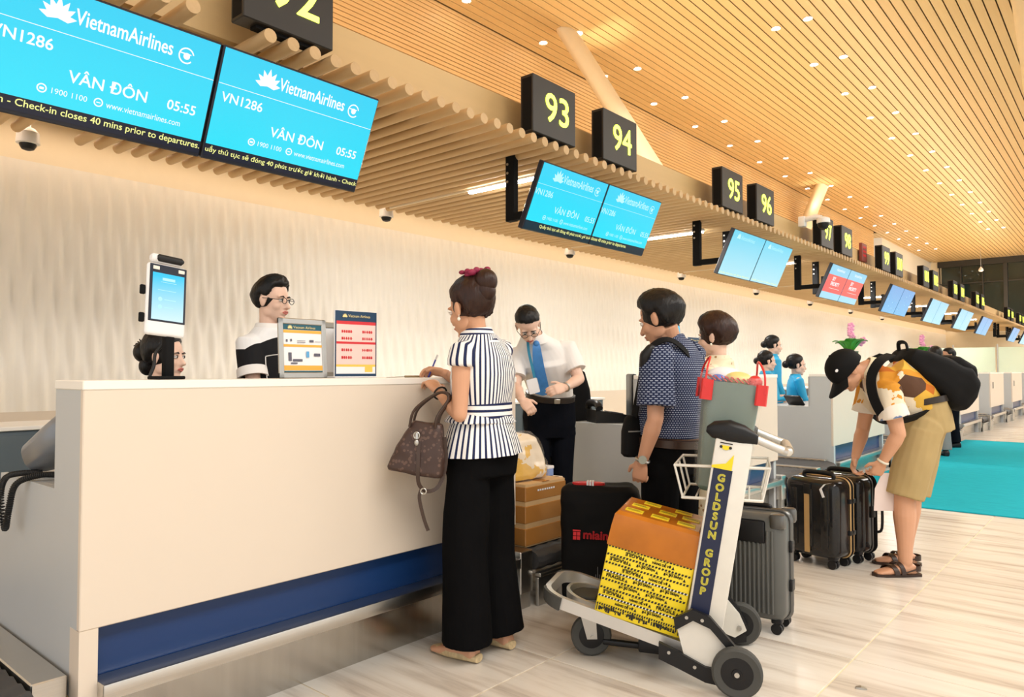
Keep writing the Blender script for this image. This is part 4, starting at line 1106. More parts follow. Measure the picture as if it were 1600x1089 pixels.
wd = nrm(J['wrL'] - J['elL']); p = J['wrL'] - wd * .015 - o; xa = wd.orthogonal().normalized(); ya = wd.cross(xa)
MB().tube([p + (xa * math.cos(a) + ya * math.sin(a)) * .029 for a in [2 * PI * k / 20 for k in range(20)]], .006, 8, closed=True).build('wristwatch', M['steel2'], root, smooth=60)

# --- man in navy printed shirt behind the trolley
J = dict(pel=at(1048, 705, 3.66), wai=at(1050, 655, 3.66), che=at(1052, 588, 3.64), nek=at(1046, 529, 3.62), head=at(1031, 499, 3.58), hf=(-.93, -.08, -.34),
         shL=at(1026, 558, 3.44), shR=at(1078, 550, 3.80), elL=at(1024, 655, 3.40), wrL=at(1003, 722, 3.46), elR=at(1062, 650, 3.9), wrR=at(1030, 690, 3.95),
         hipL=at(1032, 725, 3.60), hipR=at(1064, 722, 3.74), toL=(-1, 0, 0), toR=(-1, .1, 0), depth=1.12, belly=.012)
for q in 'LR':
    p = J['hip' + q]; J['kn' + q] = V((p.x + .0, p.y, .46)); J['an' + q] = V((p.x + .03, p.y + .0, .08))
J['hdL'] = at(997, 757, 3.48) - J['wrL']; J['hnL'] = (-.2, .9, .1); J['htL'] = (-.95, -.2, 0); J['cuL'] = [(.6, .8, .6), (.7, .9, .6), (.8, .9, .6), (.9, .9, .6)]
J['hdR'] = V((-.6, -.2, -.5)); J['hnR'] = (-.2, -.9, 0); J['htR'] = (-.9, .2, .3)
root, o, K, hx = person('man in a navy printed short-sleeved shirt standing behind the loaded trolley', J, 'm', .0048, 'skin_c', dict(style='m', thick=.022, vol=(.18, 0, .06), seed=11), 'hair', torsow=(.170, .162, .175, .175),
    top=dict(name='shirt', mat='dash', sleeve=.80, sr=.078, infl=.018, low=.075, collar='dash', fold=.009, flare=1.15), pants=dict(name='trousers', mat='blackcloth', r=[.105, .095, .085, .082, .08], len=1.95, top=.35, belt='darkleather', fold=.010), shoes='darkleather', hs=1.06)
wd = nrm(J['wrL'] - J['elL']); p = J['wrL'] - wd * .012 - o; xa = wd.orthogonal().normalized(); ya = wd.cross(xa)
wt = MB().tube([p + (xa * math.cos(a) + ya * math.sin(a)) * .030 for a in [2 * PI * k / 20 for k in range(20)]], .007, 8, closed=True).build('wristwatch', M['steel2'], root, smooth=60)
dirn = nrm((.5, -.85, .1)); MB().tube([p + dirn * .026, p + dirn * .038], .020, 18).build('dial', mat('watch_dial', (.25, .25, .2), .3, .5), wt)

# --- woman in cream floral blouse
J, root, o, K, hx = standing('short-haired woman in a cream floral outfit behind the green bag', 1117, 527, 4.35, (-.95, -.10, -.12), 'f', 'skin_b', dict(style='short', thick=.030, vol=(.1, 0, .10), seed=2), 'hairbrown',
    dict(name='blouse', mat='floral', sleeve=.9, sr=.062, infl=.016, low=-.12, collar='floral', fold=.008), dict(name='trousers', mat='floral', r=[.1, .09, .08, .085, .09], len=1.95), vox=.006)
f, l, u = hx; e = J['head'] + l * .082 + u * -.045 - o; MB().ell(e, (.007, .007, .008), 10, 8).build('earring', M['pearl'], root, smooth=60)

# --- bending man with backpack
J = dict(pel=at(1445, 655, 4.60), wai=at(1428, 628, 4.60), che=at(1388, 590, 4.60), nek=at(1356, 575, 4.60), head=at(1322, 580, 4.60), hf=-_R * .62 - V((0, 0, .78)), hu=-_R * .78 + V((0, 0, .62)),
         shL=at(1386, 612, 4.40), shR=at(1362, 600, 4.78), elL=at(1404, 678, 4.36), wrL=at(1379, 722, 4.42), elR=at(1348, 672, 4.80), wrR=at(1337, 713, 4.72),
         hipL=at(1440, 672, 4.50), hipR=at(1447, 668, 4.70), knL=at(1413, 775, 4.50), knR=at(1424, 770, 4.70),
         anL=V((-1.105, 4.985, .085)), anR=V((-1.165, 5.27, .085)), toL=-_R, toR=-_R + _F * .2, depth=1.15, belly=.01, pv=.9)
J['hdL'] = at(1366, 745, 4.46) - J['wrL']; J['hnL'] = _F; J['htL'] = -_R; J['cuL'] = [(.6, .8, .5), (.7, .9, .6), (.8, .9, .6), (.9, .9, .6)]
J['hdR'] = at(1330, 742, 4.70) - J['wrR']; J['hnR'] = _R * .6 - _F * .5; J['htR'] = -_F; J['cuR'] = [(.6, .7, .5), (.7, .8, .6), (.8, .8, .6), (.9, .9, .6)]
root, o, K, hx = person('man in black cap and orange tropical shirt bending over two suitcases', J, 'm', .0048, 'skin_a', dict(style='fade', thick=.006, seed=4), 'hair', torsow=(.165, .16, .17, .17),
    top=dict(name='tropical_shirt', mat='tropic', sleeve=.62, sr=.078, infl=.022, low=.04, collar='floral', fold=.011, flare=1.18), pants=dict(name='shorts', mat='khaki', r=[.112, .118, .112], len=1.0, top=.9, infl=.018, fold=.010, belt='beltb'), legf=1.18, arm=1.1)
f, l, u = hx; H = J['head'] - o
# cap
mb = MB(); n = 32; rs = []
c = H + u * .030 - f * .012
for k in range(9):
    t = k / 8 * PI / 2
    rs.append([c + (f * math.cos(a) * .121 + l * math.sin(a) * .100) * max(math.cos(t), .02) + u * (.108 * math.sin(t)) for a in [2 * PI * q / n for q in range(n)]])
rs = [[p - u * .03 for p in rs[0]]] + rs
mb.rings(rs, True); mb.ell(c + u * .109, (.008, .008, .006), 8, 6)
cap = mb.build('cap', M['matte'], root, 'black baseball cap', smooth=50)
mb = MB(); rs = []
for k in range(13):
    a = -1.05 + 2.1 * k / 12; r0 = (f * math.cos(a) * .116 + l * math.sin(a) * .097); b_ = c + r0 - u * .026
    e = b_ + f * (.085 * math.cos(a * 1.1) + .01) - u * (.030 - .02 * abs(math.sin(a)) * 0) - u * .012 * (1 - math.cos(a)) * 2
    rs.append([b_ + u * .003, e + u * .003, e - u * .003, b_ - u * .003])
mb.rings(rs); mb.build('brim', M['matte'], cap, smooth=50)
MB().ell(c + l * .078 + f * .068 + u * .045, (.011, .004, .009), 10, 6, axes=(f, l, u)).build('cap_emblem', M['whitepl'], cap, 'small white emblem', smooth=60)
wd = nrm(J['wrL'] - J['elL']); p = J['wrL'] - wd * .005 - o; xa = wd.orthogonal().normalized(); ya = wd.cross(xa)
MB().tube([p + (xa * math.cos(a) + ya * math.sin(a)) * .029 for a in [2 * PI * k / 20 for k in range(20)]], .008, 8, closed=True).build('wristwatch', mat('pale_watch', (.7, .66, .55), .3), root, smooth=60)
for q in 'LR':
    an = J['an' + q]; td = nrm(V((J['to' + q].x, J['to' + q].y, 0))); sd = td.cross(V((0, 0, 1))); b_ = V((an.x, an.y, 0)) - o; z = V((0, 0, 1))
    poly = [(-.085, -.03), (-.095, 0), (-.085, .03), (-.02, .040), (.06, .045), (.14, .050), (.19, .035), (.205, 0), (.19, -.035), (.14, -.05), (.06, -.045), (-.02, -.04)]
    T = Matrix((td, sd, z)).transposed().to_4x4(); T.translation = b_
    sole = MB().prism(poly, .016, T).build('sandal', M['darkleather'], root, 'dark brown strapped sandal')
    mb = MB()
    for xx, w_, h_ in ((.095, .030, .050), (.055, .026, .066)):
        pts = [b_ + td * (xx + .02 * math.cos(a)) + sd * (.052 * math.cos(a)) + z * (.016 + h_ * math.sin(a)) for a in [PI * k / 10 for k in range(11)]]
        nn = [sd * math.cos(a) + z * math.sin(a) for a in [PI * k / 10 for k in range(11)]]
        rs = [[p + td * w_ / 2 + n2 * .004, p - td * w_ / 2 + n2 * .004, p - td * w_ / 2 - n2 * .002, p + td * w_ / 2 - n2 * .002] for p, n2 in zip(pts, nn)]
        mb.rings(rs)
    pts = [b_ + td * (-.045 - .045 * math.sin(a)) + sd * (.044 * math.cos(a)) + z * .05 for a in [PI * k / 10 for k in range(11)]]
    mb.rings([[p + z * .016, p - z * .016, p - z * .016 + td * .004, p + z * .016 + td * .004] for p in pts])
    mb.tube([b_ + sd * .046 + z * .05 - td * .045, b_ + sd * .05 + z * .02 + td * .05], .008, 6, flat=.5); mb.tube([b_ - sd * .046 + z * .05 - td * .045, b_ - sd * .05 + z * .02 + td * .05], .008, 6, flat=.5)
    mb.build('straps', M['darkleather'], sole)
Jm4, om4 = J, o

# --- far people
J, *_ = standing('man in white shirt and black trousers walking beyond the bending man', 1481, 556, 12.0, (-.75, -.62, -.05), 'm', 'skin_c', dict(style='m', thick=.016, seed=6), 'hair',
    dict(name='shirt', mat='whitecloth', sleeve=1.6, sr=.07, infl=.022, low=.0, collar='whitecloth', fold=.010), dict(name='trousers', mat='navycloth', r=[.1, .095, .085, .085, .085], len=1.95, top=.85, infl=.03),
    arms={'L': (at(1499, 592, 11.9), at(1508, 615, 11.7))})
standing('dark-haired person in grey trousers mostly hidden behind the backpack', 1461, 556, 10.8, (-.3, .9, 0), 'f', 'skin_a', dict(style='short', thick=.03, seed=9, extra=(((-.11, 0, -.05), (.04, .045, .06)),)), 'hair',
    dict(name='jacket', mat='navycloth', sleeve=1.7, sr=.072, infl=.016, low=-.05), dict(name='trousers', mat='greycloth', r=[.1, .09, .08, .08, .085], len=1.95))
# ------------------------------------------------------------------ baggage trolley (local x = forward, y = side towards the camera)
TRP, TRZ = V((-1.30, 2.98, 0)), math.atan2(-.38, -.925)
TM = Matrix.Translation(TRP) @ Matrix.Rotation(TRZ, 4, 'Z')
tro = thing('baggage_trolley', 'silver baggage trolley with lettered mast carrying the yellow taped carton', 'trolley', TRP, (0, 0, TRZ))
PIT_ = math.radians(13.5)
ry = lambda a: Matrix.Rotation(a, 4, 'Y')
def zr(x): return .125 + (x - .2) * .26                     # height of the platform rails
def rail(pts, w, h):
    mb = MB(); rs = []; pts = [V(p) for p in pts]
    for i, p in enumerate(pts):
        t = nrm(pts[min(i + 1, len(pts) - 1)] - pts[max(i - 1, 0)]); b = nrm(V((0, 0, 1)).cross(t)); n_ = t.cross(b)
        rs.append([p + b * w / 2 + n_ * h / 2, p - b * w / 2 + n_ * h / 2, p - b * w / 2 - n_ * h / 2, p + b * w / 2 - n_ * h / 2])
    mb.rings(rs); return mb
def loop(y, x0, x1, r):
    pts = [(x0, y, zr(x0))]
    for k in range(9):
        a = PI / 2 * k / 8; xx = x1 - r + r * math.sin(a); pts.append((xx, y - r + r * math.cos(a), zr(xx)))
    pts += [(p[0], -p[1], p[2]) for p in reversed(pts)]
    return pts
rail(loop(.19, .16, .80, .10), .024, .05).build('outer_frame', M['alu'], tro, smooth=40)
rail(loop(.11, .20, .73, .10), .016, .035).build('inner_frame', M['alu'], tro, smooth=40)
mb = MB()
for x in (.24, .40, .56): mb.mm((x - .02, -.185, zr(x) - .022), (x + .02, .185, zr(x) - .012))
mb.build('cross_bar', M['alu'], tro, smooth=None)
mb = MB().rbox((.66, -.02, zr(.66) + .0), (.12, .14, .016), .007); mb.build('foot_plate', M['rubber'], tro)
for s in (1, -1):
    pts = []
    for k in range(7):
        a = PI / 2 * (k + 1) / 8.5; xx = .80 - .10 + .115 * math.sin(a); pts.append((xx, s * (.19 - .10 + .115 * math.cos(a)), zr(xx) - .004))
    rail(pts, .012, .055).build('corner_bumper', M['rubber'], tro, smooth=40)
T0 = Matrix.Translation((.165, .20, .17)) @ ry(-math.radians(9.4))
T1 = Matrix.Translation((.165, -.20, .17)) @ ry(-math.radians(9.4))
for T in (T0, T1):
    MB().rbox((-.028, 0, .41), (.144, .040, .82), .008, 2, T=T).build('mast_post', M['trolleywhite'], tro)
MB().mm((-.040, .021, .11), (.034, .0225, .70), T=T0).build('mast_strip', mat('mast_navy', (.010, .016, .05), .4), tro, 'navy strip with yellow letters', smooth=None)
F180 = Matrix.Rotation(PI, 4, 'Z')
mb = MB(); mb.T = T0 @ F180
let = 'GOLDSUN GROUP'; z = .685; M['lettery'] = mat('yellow_lettering', (.85, .78, .12), .5)
for ch in let:
    if ch != ' ':
        mb = MB(); mb.T = T0 @ F180; put_text(mb, ch, .002, z - .034, h=.028, y=-.0235, align='c', bold=.0024); mb.build('letter', M['lettery'], tro, smooth=None)
    z -= .0385 if ch != ' ' else .034
mb = MB(); mb.T = T0 @ F180
mb.add([(-.042, -.0228, .70), (.036, -.0228, .70), (.036, -.0228, .765), (.01, -.0228, .725), (-.042, -.0228, .71)], [(0, 1, 2, 3, 4)])
ringshape(mb, 0, .795, .0, .018, -.0228, 16, PI, 2 * PI)
mb.build('mast_swoosh', M['yellowtape'], tro, smooth=None)
mb = MB(); mb.T = T0 @ F180
rect(mb, -.024, .802, .024, .806, -.023); disc(mb, -.018, .788, .006, -.0232, 10); disc(mb, .018, .788, .006, -.0232, 10)
mb.build('mast_emblem', M['ink'], tro, smooth=None)
for T in (T0, T1):
    mb = MB(); mb.T = T
    mb.rings([oring(V((x, 0, z)), V((0, 1, 0)), V((0, 0, 1)), a, b, 16, 2.6) for x, z, a, b in ((.085, .845, .012, .012), (.06, .848, .026, .034), (0, .852, .032, .046), (-.06, .848, .030, .038), (-.10, .842, .024, .024), (-.115, .838, .019, .019))])
    mb.tube([(0, .034, .85), (0, -.034, .85)], .009, 10)
    mb.build('handle_joint', M['black'], tro, smooth=40)
mb = MB()
hj = [T0 @ V((-.10, 0, .842)), T0 @ V((-.17, 0, .825)), T0 @ V((-.215, 0, .815)), T0 @ V((-.235, -.03, .812))]
hk = [T1 @ V((-.235, .03, .812)), T1 @ V((-.215, 0, .815)), T1 @ V((-.17, 0, .825)), T1 @ V((-.10, 0, .842))]
mb.tube(smooth_path(hj + hk, 4), .0165, 12); mb.build('handle_bar', M['alu'], tro, smooth=50)
mb = MB(); mb.tube([hk[0] + V((0, .02, 0)), hj[-1] + V((0, -.02, 0))], .021, 12); mb.build('handle_grip', mat('worn_tan_grip', (.42, .34, .24), .5), tro, smooth=50)
MB().tube([T0 @ V((0, 0, .12)), T1 @ V((0, 0, .12))], .018, 10).tube([T0 @ V((0, 0, .55)), T1 @ V((0, 0, .55))], .014, 10).build('cross_tube', M['alu'], tro, smooth=50)
MB().mm((-.035, -.185, .02), (-.015, .185, .60), T=Matrix.Translation((.165, 0, .17)) @ ry(-math.radians(9.4))).build('back_plate', M['trolleywhite'], tro, smooth=None)
for s in (1, -1):
    y = s * .235
    poly = [(.20, .11), (.235, .25), (.17, .295), (.10, .27), (.0, .155), (-.03, .085), (.02, .05), (.10, .075)]
    T = Matrix(((1, 0, 0, 0), (0, 0, 1, y - .012), (0, 1, 0, 0), (0, 0, 0, 1)))
    pl = MB().prism(poly, .024, T).build('wheel_plate', M['trolleywhite'], tro, smooth=None)
    e = s * .016
    mb = MB(); mb.rings([[V((x, y + e + q * .012, z)) for q, x, z in ((-1, ax, az), (1, ax, az), (1, bx, bz), (-1, bx, bz))] for ax, az, bx, bz in ((.24, .265, .235, .22), (.17, .308, .165, .265), (.10, .285, .10, .24), (.0, .175, -.005, .125), (-.035, .10, -.03, .06))])
    mb.build('upper_trim', M['black'], pl, smooth=None)
    mb = MB(); mb.rings([[V((x, y + e + q * .012, z)) for q, x, z in ((-1, ax, az), (1, ax, az), (1, bx, bz), (-1, bx, bz))] for ax, az, bx, bz in ((.30, .165, .30, .10), (.22, .135, .22, .07), (.12, .09, .12, .03), (.02, .08, .02, .02), (-.03, .07, -.03, .03))])
    mb.build('lower_trim', M['black'], pl, smooth=None)
    mb = MB()
    for x, z in ((.19, .275), (.13, .27), (.26, .13), (.16, .085), (.0, .095), (.02, .15)): mb.tube([(x, y + s * .022, z), (x, y + s * .030, z)], .007, 8)
    mb.build('bolts', M['steel2'], pl); C.objects[-1]['kind'] = 'stuff'
    mb = MB(); Tw = Matrix.Translation((0, s * .288, .095)) @ Matrix.Rotation(PI / 2, 4, 'X')
    prof = [(.060, -.016), (.086, -.021), (.0945, -.014), (.0955, 0), (.0945, .014), (.086, .021), (.060, .016)]
    wh = mb.lathe(prof, 32, T=Tw).build('rear_wheel', M['rubber'], tro, smooth=40)
    MB().lathe([(.018, -.022), (.020, -.018), (.060, -.017), (.064, -.010), (.064, .010), (.060, .017), (.020, .018), (.018, .022)], 28, T=Tw).build('hub', M['black'], wh, smooth=40)
    MB().tube([(0, s * .21, .095), (0, s * .318, .095)], .010, 10).build('axle', M['steel2'], wh)
# front castor, brake
Tw = Matrix.Translation((.62, .05, .09)) @ Matrix.Rotation(.35, 4, 'Z') @ Matrix.Rotation(PI / 2, 4, 'X')
wh = MB().lathe([(.055, -.016), (.080, -.021), (.0885, -.014), (.0895, 0), (.0885, .014), (.080, .021), (.055, .016)], 32, T=Tw).build('front_wheel', M['rubber'], tro, smooth=40)
MB().lathe([(.012, -.022), (.055, -.017), (.06, -.01), (.06, .01), (.055, .017), (.012, .022)], 28, T=Tw).build('hub', M['black'], wh, smooth=40)
Rz = Matrix.Translation((.62, .05, 0)) @ Matrix.Rotation(.35, 4, 'Z')
mb = MB(); mb.T = Rz
for s in (1, -1): mb.prism([(-.022, .08), (.022, .08), (.055, .20), (-.015, .20)], .004, Matrix(((1, 0, 0, 0), (0, 0, 1, s * .030), (0, 1, 0, 0), (0, 0, 0, 1))))
mb.mm((-.02, -.034, .198), (.06, .034, .206)); mb.tube([(.02, 0, .20), (.02, 0, .225)], .02, 12); mb.tube([(0, -.04, .09), (0, .04, .09)], .008, 8)
mb.build('castor_fork', M['steel2'], tro)
MB().rbox((.36, .02, .075), (.10, .12, .06), .01).rbox((.48, .04, .062), (.18, .03, .025), .008).mm((.30, -.01, .09), (.33, .06, .16)).build('brake_unit', M['black'], tro)
# wire basket
mb = MB(); bx0, bx1, by, z0, z1 = -.10, .21, .175, .735, .865
for z in (z0, z1):
    e = .03 if z == z1 else 0
    P = [(bx1 + e, by + .01, z), (bx0 - e, by + .01, z), (bx0 - e, -by - .01, z), (bx1 + e, -by - .01, z)]
    mb.tube(P, .0062, 8, closed=True)
for x, y in [(bx1, s * by) for s in (1, -1)] + [(bx0, s * by) for s in (1, -1)] + [(.06, s * by) for s in (1, -1)] + [(bx1, .0), (bx0, .0)]:
    ex = .03 if x == bx1 else (-.03 if x == bx0 else 0)
    mb.tube([(x, y * 1.0, z0), (x + ex, y + (.01 if y > 0 else -.01 if y < 0 else 0), z1)], .0048, 6)
for k in range(7): mb.tube([(bx0 + (bx1 - bx0) * k / 6, -by, z0), (bx0 + (bx1 - bx0) * k / 6, by, z0)], .004, 6)
mb.build('wire_basket', M['trolleywhite'], tro, 'white wire basket', smooth=50)

# ------------------------------------------------------------------ the taped carton on the trolley
def tchild(name, label, cat, local, group=None):
    W = TM @ local
    return thing(name, label, cat, W.to_translation(), W.to_euler(), group)
BX, BY, BZ = .36, .36, .44
t = tchild('taped_carton', 'carton wrapped in yellow fragile tape with orange tape on top, on the trolley', 'box', Matrix.Translation((.40, .02, zr(.40) + .026)) @ ry(-PIT_ * .9))
MB().rbox((0, 0, .15), (BX, BY, .30), .008, 2).build('carton_body', M['yellowtape'], t, 'side wrapped in yellow tape')
mb = MB(); mb.rings([[V((x * (BX / 2 + .002 + e), y * (BY / 2 + .002 + e), z)) for x, y in ((-1, -1), (1, -1), (1, 1), (-1, 1))] for z, e in ((.292, .001), (.30, .003), (.38, .0), (.425, -.004), (.44, -.016))])
mb.build('orange_tape_wrap', M['orangetape'], t, 'crinkled orange tape around the top', smooth=20)
bk_ = MB(); bk_.T = F180; wts = {}
yf = -BY / 2 - .0015
random.seed(3)
for r in range(8):
    z = .012 + r * .0355; sk = random.uniform(-.05, .05)
    x = -BX / 2 + .02 + (r % 2) * .06
    while x < BX / 2 - .09:
        wd_ = 'HÀNG DỄ VỠ' if random.random() < .55 else 'FRAGILE'
        put_text(bk_, wd_, x, z + .006, w=.076, h=.0140, y=yf, bold=.0008, flip=(r % 3 == 0 or random.random() < .3))
        rect(bk_, x + .006, z + .0222, x + .06, z + .0234, yf)
        x += .085
        bk_.add([(x - .006, yf, z + .004), (x + .006, yf, z + .004), (x, yf, z + .017)], [(0, 1, 2)]); x += .028
    dens = .0135 if r > 0 else .010
    x = -BX / 2 + .004
    while x < BX / 2 - .012:
        if r in (1, 4): rect(wts.setdefault(r, MB()), x, z + .0262, x + dens, z + .0325, yf)
        bk_.add([(x, yf - .0004, z + .0255), (x + dens * .6, yf - .0004, z + .0255), (x + dens * .8, yf - .0004, z + .0340), (x + dens * .2, yf - .0004, z + .0340)], [(0, 1, 2, 3)])
        if r < 1: rect(bk_, x + random.uniform(0, .004), z + random.uniform(.0, .016), x + random.uniform(.006, .010), z + random.uniform(.016, .027), yf - .0005)
        x += dens
bk_.build('tape_print', M['ink'], t, smooth=None); 
for wt_ in wts.values():
    wt_.v = [F180 @ v for v in wt_.v]; wt_.build('tape_gap', M['whitepl'], t, 'white stripe between tape rows', smooth=None, kind='stuff')
mb = MB(); mb.T = F180; mb2 = MB(); mb2.T = F180
for q, (x, y) in enumerate(((-.11, -.10), (0, -.10), (.11, -.10), (-.10, .02), (.02, .02), (.12, .02), (-.06, .12), (.08, .12))):
    mb.rbox((x, y, .441), (.075, .058, .003), .001, 1)
    mb2.add([(x - .03, y - .008, .4432), (x + .03, y - .008, .4432), (x + .03, y - .004, .4432), (x - .03, y - .004, .4432)], [(0, 1, 2, 3)])
    mb2.add([(x - .03, y + .006, .4432), (x + .02, y + .006, .4432), (x + .02, y + .010, .4432), (x - .03, y + .010, .4432)], [(0, 1, 2, 3)])
mb.build('tape_label', M['yellowtape'], t, 'yellow label pieces on the top', smooth=None); mb2.build('label_print', M['ink'], t, smooth=None)

# tall green bag standing in the basket
m, nb = raw('dull_green_vinyl', .3, .5); nb.col(nb.mix(nb.noise(5), (0.065, 0.115, 0.09), (0.11, 0.17, 0.14))); M['green'] = m
t = tchild('tall_green_bag', 'tall dull green bag with red corner straps standing in the trolley basket', 'bag', Matrix.Translation((.075, -.01, .745)) @ ry(-math.radians(7)) @ Matrix.Rotation(.15, 4, 'Z'))
BH = .46
mb = MB(); mb.rings([oring(V((0, 0, z)), V((1, 0, 0)), V((0, 1, 0)), a, b, 24, 6) for z, a, b in ((0, .085, .085), (.01, .095, .092), (.25, .105, .10), (BH - .02, .115, .108), (BH, .112, .105))])
mb.build('bag_body', M['green'], t, smooth=40)
mb = MB(); mb.rings([oring(V((0, 0, z)), V((1, 0, 0)), V((0, 1, 0)), a, b, 24, 6) for z, a, b in ((.02, .107, .105), (.20, .118, .112), (BH - .015, .128, .12), (BH + .03, .13, .122), (BH + .03, .125, .117), (.02, .103, .101))], cap=False, closed=True)
mb.build('clear_wrap', M['film'], t, smooth=40)
M['redtape'] = mat('translucent_red_tape', (.62, .03, .03), .3, var=.2)
for sx in (1, -1):
    for sy in (1, -1):
        MB().rings([[V((sx * (a_ + e_), sy * (b_ + e_), BH - .08 + zz_)) for a_, b_, e_ in ((.085, .117, 0), (.085, .117, .006), (.122, .117, .006), (.128, .108, .006), (.128, .075, .006), (.128, .075, 0), (.12, .11, 0))] for zz_ in (0, .085)]).build('corner_tape', M['redtape'], t, 'red tape on the corner', smooth=None)
for sx in (1, -1):
    pts = smooth_path([(sx * .12, -.118, BH - .03), (sx * .115, -.10, BH + .05), (sx * .10, 0, BH + .10), (sx * .115, .10, BH + .05), (sx * .12, .122, BH - .03)], 5)
    MB().tube(pts, .0045, 6).build('carry_handle', M['redtape'], t, 'thin red handle', smooth=60)
mb = MB(); n = 9
for k in range(n):
    for j in range(4):
        x0, y0 = -.10 + .2 * k / n, -.09 + .05 * j
        mb.tube([(x0, y0, BH + .005), (x0 + .022, y0 + .05, BH + .022)], .003, 4); mb.tube([(x0 + .022, y0, BH + .022), (x0, y0 + .05, BH + .005)], .003, 4)
o_ = mb.build('red_net', M['redtape'], t, 'red net over the top'); o_['kind'] = 'stuff'
for c, r, m_, lb in (((-.03, .0, BH + .015), (.06, .07, .035), 'yellowbag', 'pale yellow packet'), ((.06, .04, BH + .01), (.03, .04, .02), 'bluebag', 'blue packet'), ((.02, -.05, BH + .02), (.08, .05, .045), 'whitepl', 'white packet'), ((-.085, .075, BH + .012), (.03, .03, .03), 'redtape', 'bright red packet')):
    if m_ not in M: M[m_] = mat(m_, (.75, .66, .25) if m_[0] == 'y' else (.03, .10, .50), .4)
    MB().ell(c, r, 16, 10).build('packet', M[m_], t, lb, smooth=60)
mb = MB(); mb.T = F180 @ Matrix.Rotation(PI/2, 4, 'Z')
for k in range(5): put_text(mb, 'YAHYA'[k], 0, .33 - .055 * k, h=.032, y=-.135, align='c')
mb = None

# ------------------------------------------------------------------ suitcases
def ribbed_shell(mb, w, d, h, r, z0, n_rib, depth):
    """rounded box whose broad faces carry vertical ribs"""
    mb.rbox((0, 0, z0 + h / 2), (w, d, h), r, 3)
    for s in (1, -1):
        for k in range(n_rib):
            x = -w / 2 + r + (w - 2 * r) * (k + .5) / n_rib
            mb.rbox((x, s * (d / 2), z0 + h * .46), ((w - 2 * r) / n_rib * .62, depth * 2, h * .78), depth * .6, 1)
    return mb
def spinner(t, x, y, r=.026, m_='black'):
    h = MB().rbox((x, y, 2 * r + .012), (.05, .05, .03), .008).rbox((x, y - .0, r + .012), (.016, .044, .05), .005).build('wheel_housing', M['black'], t)
    mb = MB()
    for s in (1, -1): mb.lathe([(r * .5, -.009), (r, -.008), (r, .008), (r * .5, .009)], 18, T=Matrix.Translation((x, y + s * .014, r)) @ Matrix.Rotation(PI / 2, 4, 'X'))
    mb.build('wheel', M[m_], h, smooth=40)
M['graphite'] = mat('graphite_polycarbonate', (0.115, 0.118, 0.112), .34, .25, var=.08)
M['graphite2'] = mat('graphite_frame', (0.16, 0.16, 0.155), .3, .8, var=.08)
t = thing('suitcase', 'graphite ribbed hard suitcase standing behind the trolley wheels', 'suitcase', (-1.475, 3.545, 0), (0, 0, math.radians(6)))
w, d, h = .37, .225, .505; z0 = .062
ribbed_shell(MB(), w, d, h, .045, z0, 13, .006).build('shell', M['graphite'], t, smooth=30)
mb = MB()
pr = [(s * (w / 2 + .003 - c), z) for s, c, z in ()]
pts = []
for k in range(28):
    a = 2 * PI * k / 28; rr = .05; cx_, cz_ = w / 2 + .004 - rr, h / 2 + .004 - rr
    pts.append((math.copysign(cx_, math.cos(a)) + rr * math.cos(a), 0, z0 + h / 2 + math.copysign(cz_, math.sin(a)) + rr * math.sin(a)))
mb.tube(pts, .012, 8, closed=True); mb.build('frame_band', M['graphite2'], t, 'lighter metal frame band', smooth=50)
for s in (1, -1):
    for z in (z0 + .16, z0 + h - .16):
        MB().rbox((s * (w / 2 + .006), 0, z), (.02, .05, .055), .005).build('latch', M['black'], t)
    for y in (d / 2 - .012, -d / 2 + .012):
        MB().rbox((s * (w / 2 - .03), y, z0 + h - .03), (.075, .04, .075), .016, 2).build('corner_guard', M['graphite2'], t)
        spinner(t, s * (w / 2 - .045), (d / 2 - .045) * (1 if y > 0 else -1))
MB().rbox((-.03, -d / 2 - .002, z0 + h - .085), (.26, .016, .11), .012).build('front_pocket_plate', M['black'], t)
MB().tube(smooth_path([(-.09, 0, z0 + h), (-.08, 0, z0 + h + .022), (.08, 0, z0 + h + .022), (.09, 0, z0 + h)], 4), .009, 8, flat=1.4).build('top_handle', M['black'], t, smooth=50)
M['gloss'] = mat('gloss_black_polycarbonate', (0.012, 0.012, 0.013), .14, var=.2, bump=.10, bscale=9)
